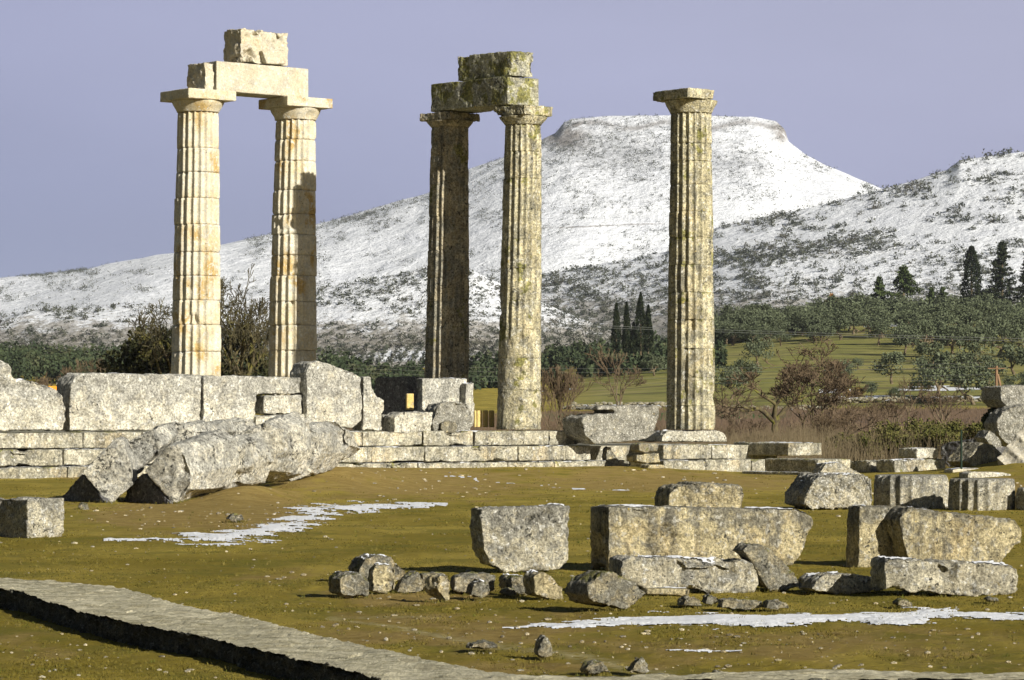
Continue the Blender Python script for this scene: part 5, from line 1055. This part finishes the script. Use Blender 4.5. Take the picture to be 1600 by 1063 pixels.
# brown vineyard and dry weeds as a mass
def weeds(name, label, n, x0, x1, Y0, Y1, seed, mat, h, wd):
    rs = np.random.RandomState(seed); Y = np.sqrt(rs.uniform(Y0 ** 2, Y1 ** 2, n)); px = rs.uniform(x0, x1, n); X = (px - 800) / F * Y; hh = h * rs.uniform(.4, 1.3, n) * (.55 + 1.0 * sstep(fbm(np.stack([X * .35, Y * .12, 0 * X], -1), seed, 4), -.35, .45)); z = ground_z(X, Y)
    b = np.stack([X, Y, z - .05], -1); lx = rs.normal(0, .22, (n, 2)) * hh[:, None]; t = b + np.stack([lx[:, 0], lx[:, 1], hh], -1); w_ = np.stack([np.full(n, wd), 0 * hh, 0 * hh], -1) * (Y / 130)[:, None]
    V = np.stack([b - w_, b + w_, t + w_ * .3, t - w_ * .3], 1).reshape(-1, 3)
    tag(link(name, mesh_np(name, V, np.arange(n * 4).reshape(-1, 4), False), mat), label, 'dry weeds', None, 'stuff')
weeds('dry_vineyard', 'brown leafless vines and dry weeds filling the field behind the ruins', 42000, -100, 1700, 118, 290, 8, leaf_mat('dry_vine_canes', (.090, .062, .042), (.15, .105, .070), .5), .42, .011)
weeds('dry_grass_edge', 'dry grey-brown brush just behind the temple platform', 16000, 820, 1700, 106, 124, 12, leaf_mat('dry_brush', (.10, .078, .045), (.165, .13, .078), 1.0), .65, .010)

# ------------------------------------------------------------------ snow-edged field walls, house, poles, wires
def field_wall(px0, px1, Y, hgt, label, seed, name='stone_wall', mat='rubble', depth=.7):
    rs = np.random.RandomState(seed); V = []; Fc = []; px = px0
    while px < px1:
        X = (px - 800) / F * Y; r = rs.uniform(.18, .42); z = gz(X, Y); r *= .7; v = IV * [r * 1.3, r, r * .7] * rs.uniform(.8, 1.2, (len(IV), 1)) + [X, Y + rs.uniform(-depth, depth), z + rs.uniform(.1, hgt)]
        Fc.append(IF + len(V) * len(IV)); V.append(v); px += rs.uniform(.8, 3.0)
    tag(link(name, mesh_np(name, np.concatenate(V), np.concatenate(Fc), False), M[mat]), label, 'stone wall')
field_wall(1285, 1560, 312, .55, 'low tumbled stone wall with snow between the brown field and the olive grove', 3)
field_wall(1120, 1290, 289, .4, 'low pale field wall above the green strip right of the free-standing column', 5)
field_wall(880, 1040, 300, .6, 'low stone wall with snow across the field left of the free-standing column', 7)
def strip_snow(name, label, pts, seed, thr=.15):
    V = []; Fc = []; rs = np.random.RandomState(seed)
    for (x0, x1, Ya, Yb_) in pts:
        nx = int((x1 - x0) / 1.2); ny = 14; PX, YY = np.meshgrid(np.linspace(x0, x1, nx), np.linspace(Ya, Yb_, ny)); X = (PX - 800) / F * YY
        v = 1 - 2 * np.abs((YY - Ya) / (Yb_ - Ya) - .5) + 1.3 * fbm(np.stack([X * .25, YY * .25, 0 * X], -1), seed, 4) - thr; Z = ground_z(X, YY) + .04 + .04 * np.clip(v, -1, 1)
        idx = np.arange(PX.size).reshape(PX.shape); q = np.stack([idx[:-1, :-1], idx[:-1, 1:], idx[1:, 1:], idx[1:, :-1]], -1).reshape(-1, 4); q = q[(v.ravel()[q] > 0).sum(1) >= 3]
        off = sum(len(a) for a in V); V.append(np.stack([X, YY, Z], -1).reshape(-1, 3)); Fc.append(q + off)
    tag(link(name, mesh_np(name, np.concatenate(V), np.concatenate(Fc)), M['snow']), label, 'snow', None, 'stuff')
strip_snow('field_snow', 'thin remains of snow along the field walls and under the olives', [(1290, 1560, 313, 330), (1120, 1290, 290, 297), (880, 1050, 300, 318), (1350, 1420, 520, 545), (1400, 1560, 332, 350), (1280, 1330, 336, 346)], 9, .35)
strip_snow('left_field_snow', 'thin broken snow on the field at left between wood and wall', [(0, 180, 300, 380), (780, 900, 380, 400)], 19, .55)
def small_box(p, q, t, z0, z1): return box_verts(p, q, t, z0, z1)
hx = (96 - 800) / F * 150; hz = P(96, 604, 150).z
house = empty('house', (hx, 150, 0)); tag(house, 'small house whose orange roof shows in the gap of the left wall', 'house')
def raw(name, v, f, mat, parent):
    me = bpy.data.meshes.new(name); me.from_pydata([tuple(x) for x in v], [], f); bm = bmesh.new(); bm.from_mesh(me); bmesh.ops.recalc_face_normals(bm, faces=bm.faces); bm.to_mesh(me); bm.free(); return place(name, me, mat, parent)
ORG = leaf_mat('orange_roof_tiles', (.75, .25, .02), (.80, .32, .04), 2); PLS = leaf_mat('white_plaster', (.7, .69, .66), (.62, .61, .58), 1); BLU = leaf_mat('blue_grey_fascia', (.22, .22, .38), (.26, .26, .42), 1)
v, f = box_verts((hx - 1.6, 151.2), (hx + 1.0, 151.2), 2.0, -.2, hz - .55); raw('wall', v, f, PLS, house)
zr = hz
raw('roof', [(hx - .80, 149.9, zr), (hx + .62, 150.3, zr + .05), (hx + .05, 149.9, zr - .62), (hx - .80, 152.5, zr - .05), (hx + .62, 152.5, zr), (hx + .05, 152.5, zr - .62)], [[0, 1, 2], [5, 4, 3], [0, 3, 4, 1], [1, 4, 5, 2], [2, 5, 3, 0]], ORG, house)
raw('eave', [(hx - .85, 149.8, zr + .02), (hx - .75, 149.8, zr - .02), (hx + .10, 149.8, zr - .66), (hx + .02, 149.8, zr - .50), (hx - .85, 149.88, zr + .02), (hx - .75, 149.88, zr - .02), (hx + .10, 149.88, zr - .66), (hx + .02, 149.88, zr - .50)], [[0, 1, 2, 3], [7, 6, 5, 4], [0, 4, 5, 1], [1, 5, 6, 2], [2, 6, 7, 3], [3, 7, 4, 0]], BLU, house)
def pole(name, px, py0, py1, Y, r, mat, label, cat, strut=None, arms=None):
    a = P(px, py0, Y); b = P(px, py1, Y); root = empty(name, tuple(b)); tag(root, label, cat)
    place('post', mesh_np('post', *tubes([((b.x, b.y, b.z - .6), tuple(a), r, r * .8)], 8)), mat, root)
    if strut: c = P(strut[0], strut[1], Y - .4); d_ = P(strut[2], strut[3], Y); place('strut', mesh_np('strut', *tubes([((c.x, c.y, c.z - .6), tuple(d_), r * .75, r * .7)], 8)), mat, root)
    if arms:
        for yy in arms: p = P(px, yy, Y); place('crossarm', mesh_np('crossarm', *tubes([((p.x - .7, p.y - .1, p.z), (p.x + .7, p.y - .1, p.z), .05, .05)], 6)), mat, root)
    return root
POLE = leaf_mat('brown_creosoted_pole', (.22, .13, .07), (.27, .17, .10), 2)
pole('utility_pole', 1557, 572, 640, 255, .14, POLE, 'brown wooden utility pole with a slanting strut in front of the olive grove', 'utility pole', (1570, 625, 1559, 585), [576])
pole('mast', 105, 583, 604, 155, .022, leaf_mat('pale_metal_mast', (.6, .6, .62), (.66, .66, .68), 1), 'thin pale mast rising beside the orange roof', 'mast')
pole('fence_post', 1502, 672, 732, 90, .035, leaf_mat('dark_green_metal', (.015, .03, .02), (.02, .035, .025), 1), 'thin dark metal post in front of the shadowed block at right', 'post')
pole('fence_post', 1236, 664, 690, 130, .05, BARK, 'short wooden stake in the brown field under the large bare tree', 'post')
WIRE = leaf_mat('pale_wire', (.42, .42, .40), (.48, .48, .46), 1)
def wire(px0, py0, Y0, px1, py1, Y1, sag, r, label):
    a = P(px0, py0, Y0); b = P(px1, py1, Y1); n = 24; pts = [a.lerp(b, i / n) - Vector((0, 0, sag * 4 * (i / n) * (1 - i / n))) for i in range(n + 1)]
    tag(place('overhead_wire', mesh_np('overhead_wire', *tubes([(tuple(pts[i]), tuple(pts[i + 1]), r, r) for i in range(n)], 4)), WIRE), label, 'wire', 'overhead power lines')
wire(780, 503, 290, 1700, 532, 240, .1, .016, 'upper of the two pale power lines crossing below the cypresses')
wire(780, 506, 291, 1700, 536, 241, .1, .016, 'lower of the two pale power lines crossing below the cypresses')
for i, (a0, a1, lab) in enumerate(((570, 566, 'topmost of the thin lower power lines behind the columns'), (576, 572, 'second of the thin lower power lines behind the columns'), (582, 579, 'third of the thin lower power lines behind the columns'), (590, 586, 'lowest of the thin lower power lines behind the columns'))):
    wire(540, a0, 300 + i, 1557, a1 + (6 if i > 1 else 0), 255, .45, .008, lab)

# ------------------------------------------------------------------ air
hz_me = bpy.data.meshes.new('haze'); x0, x1, y0, y1, z0, z1 = -9000, 9000, -60, 9500, -45, 420
hz_me.from_pydata([(x0, y0, z0), (x1, y0, z0), (x1, y1, z0), (x0, y1, z0), (x0, y0, z1), (x1, y0, z1), (x1, y1, z1), (x0, y1, z1)], [], [[3, 2, 1, 0], [4, 5, 6, 7], [0, 1, 5, 4], [1, 2, 6, 5], [2, 3, 7, 6], [3, 0, 4, 7]])
hm = bpy.data.materials.new('pale_blue_air'); hm.use_nodes = True; hn = hm.node_tree; hn.nodes.clear()
pv = hn.nodes.new('ShaderNodeVolumePrincipled'); pv.inputs['Color'].default_value = (.80, .86, 1.0, 1); pv.inputs['Density'].default_value = 5.5e-5; pv.inputs['Anisotropy'].default_value = .0
ho = hn.nodes.new('ShaderNodeOutputMaterial'); hn.links.new(pv.outputs[0], ho.inputs['Volume'])
tag(link('haze', hz_me, hm), kind='stuff')
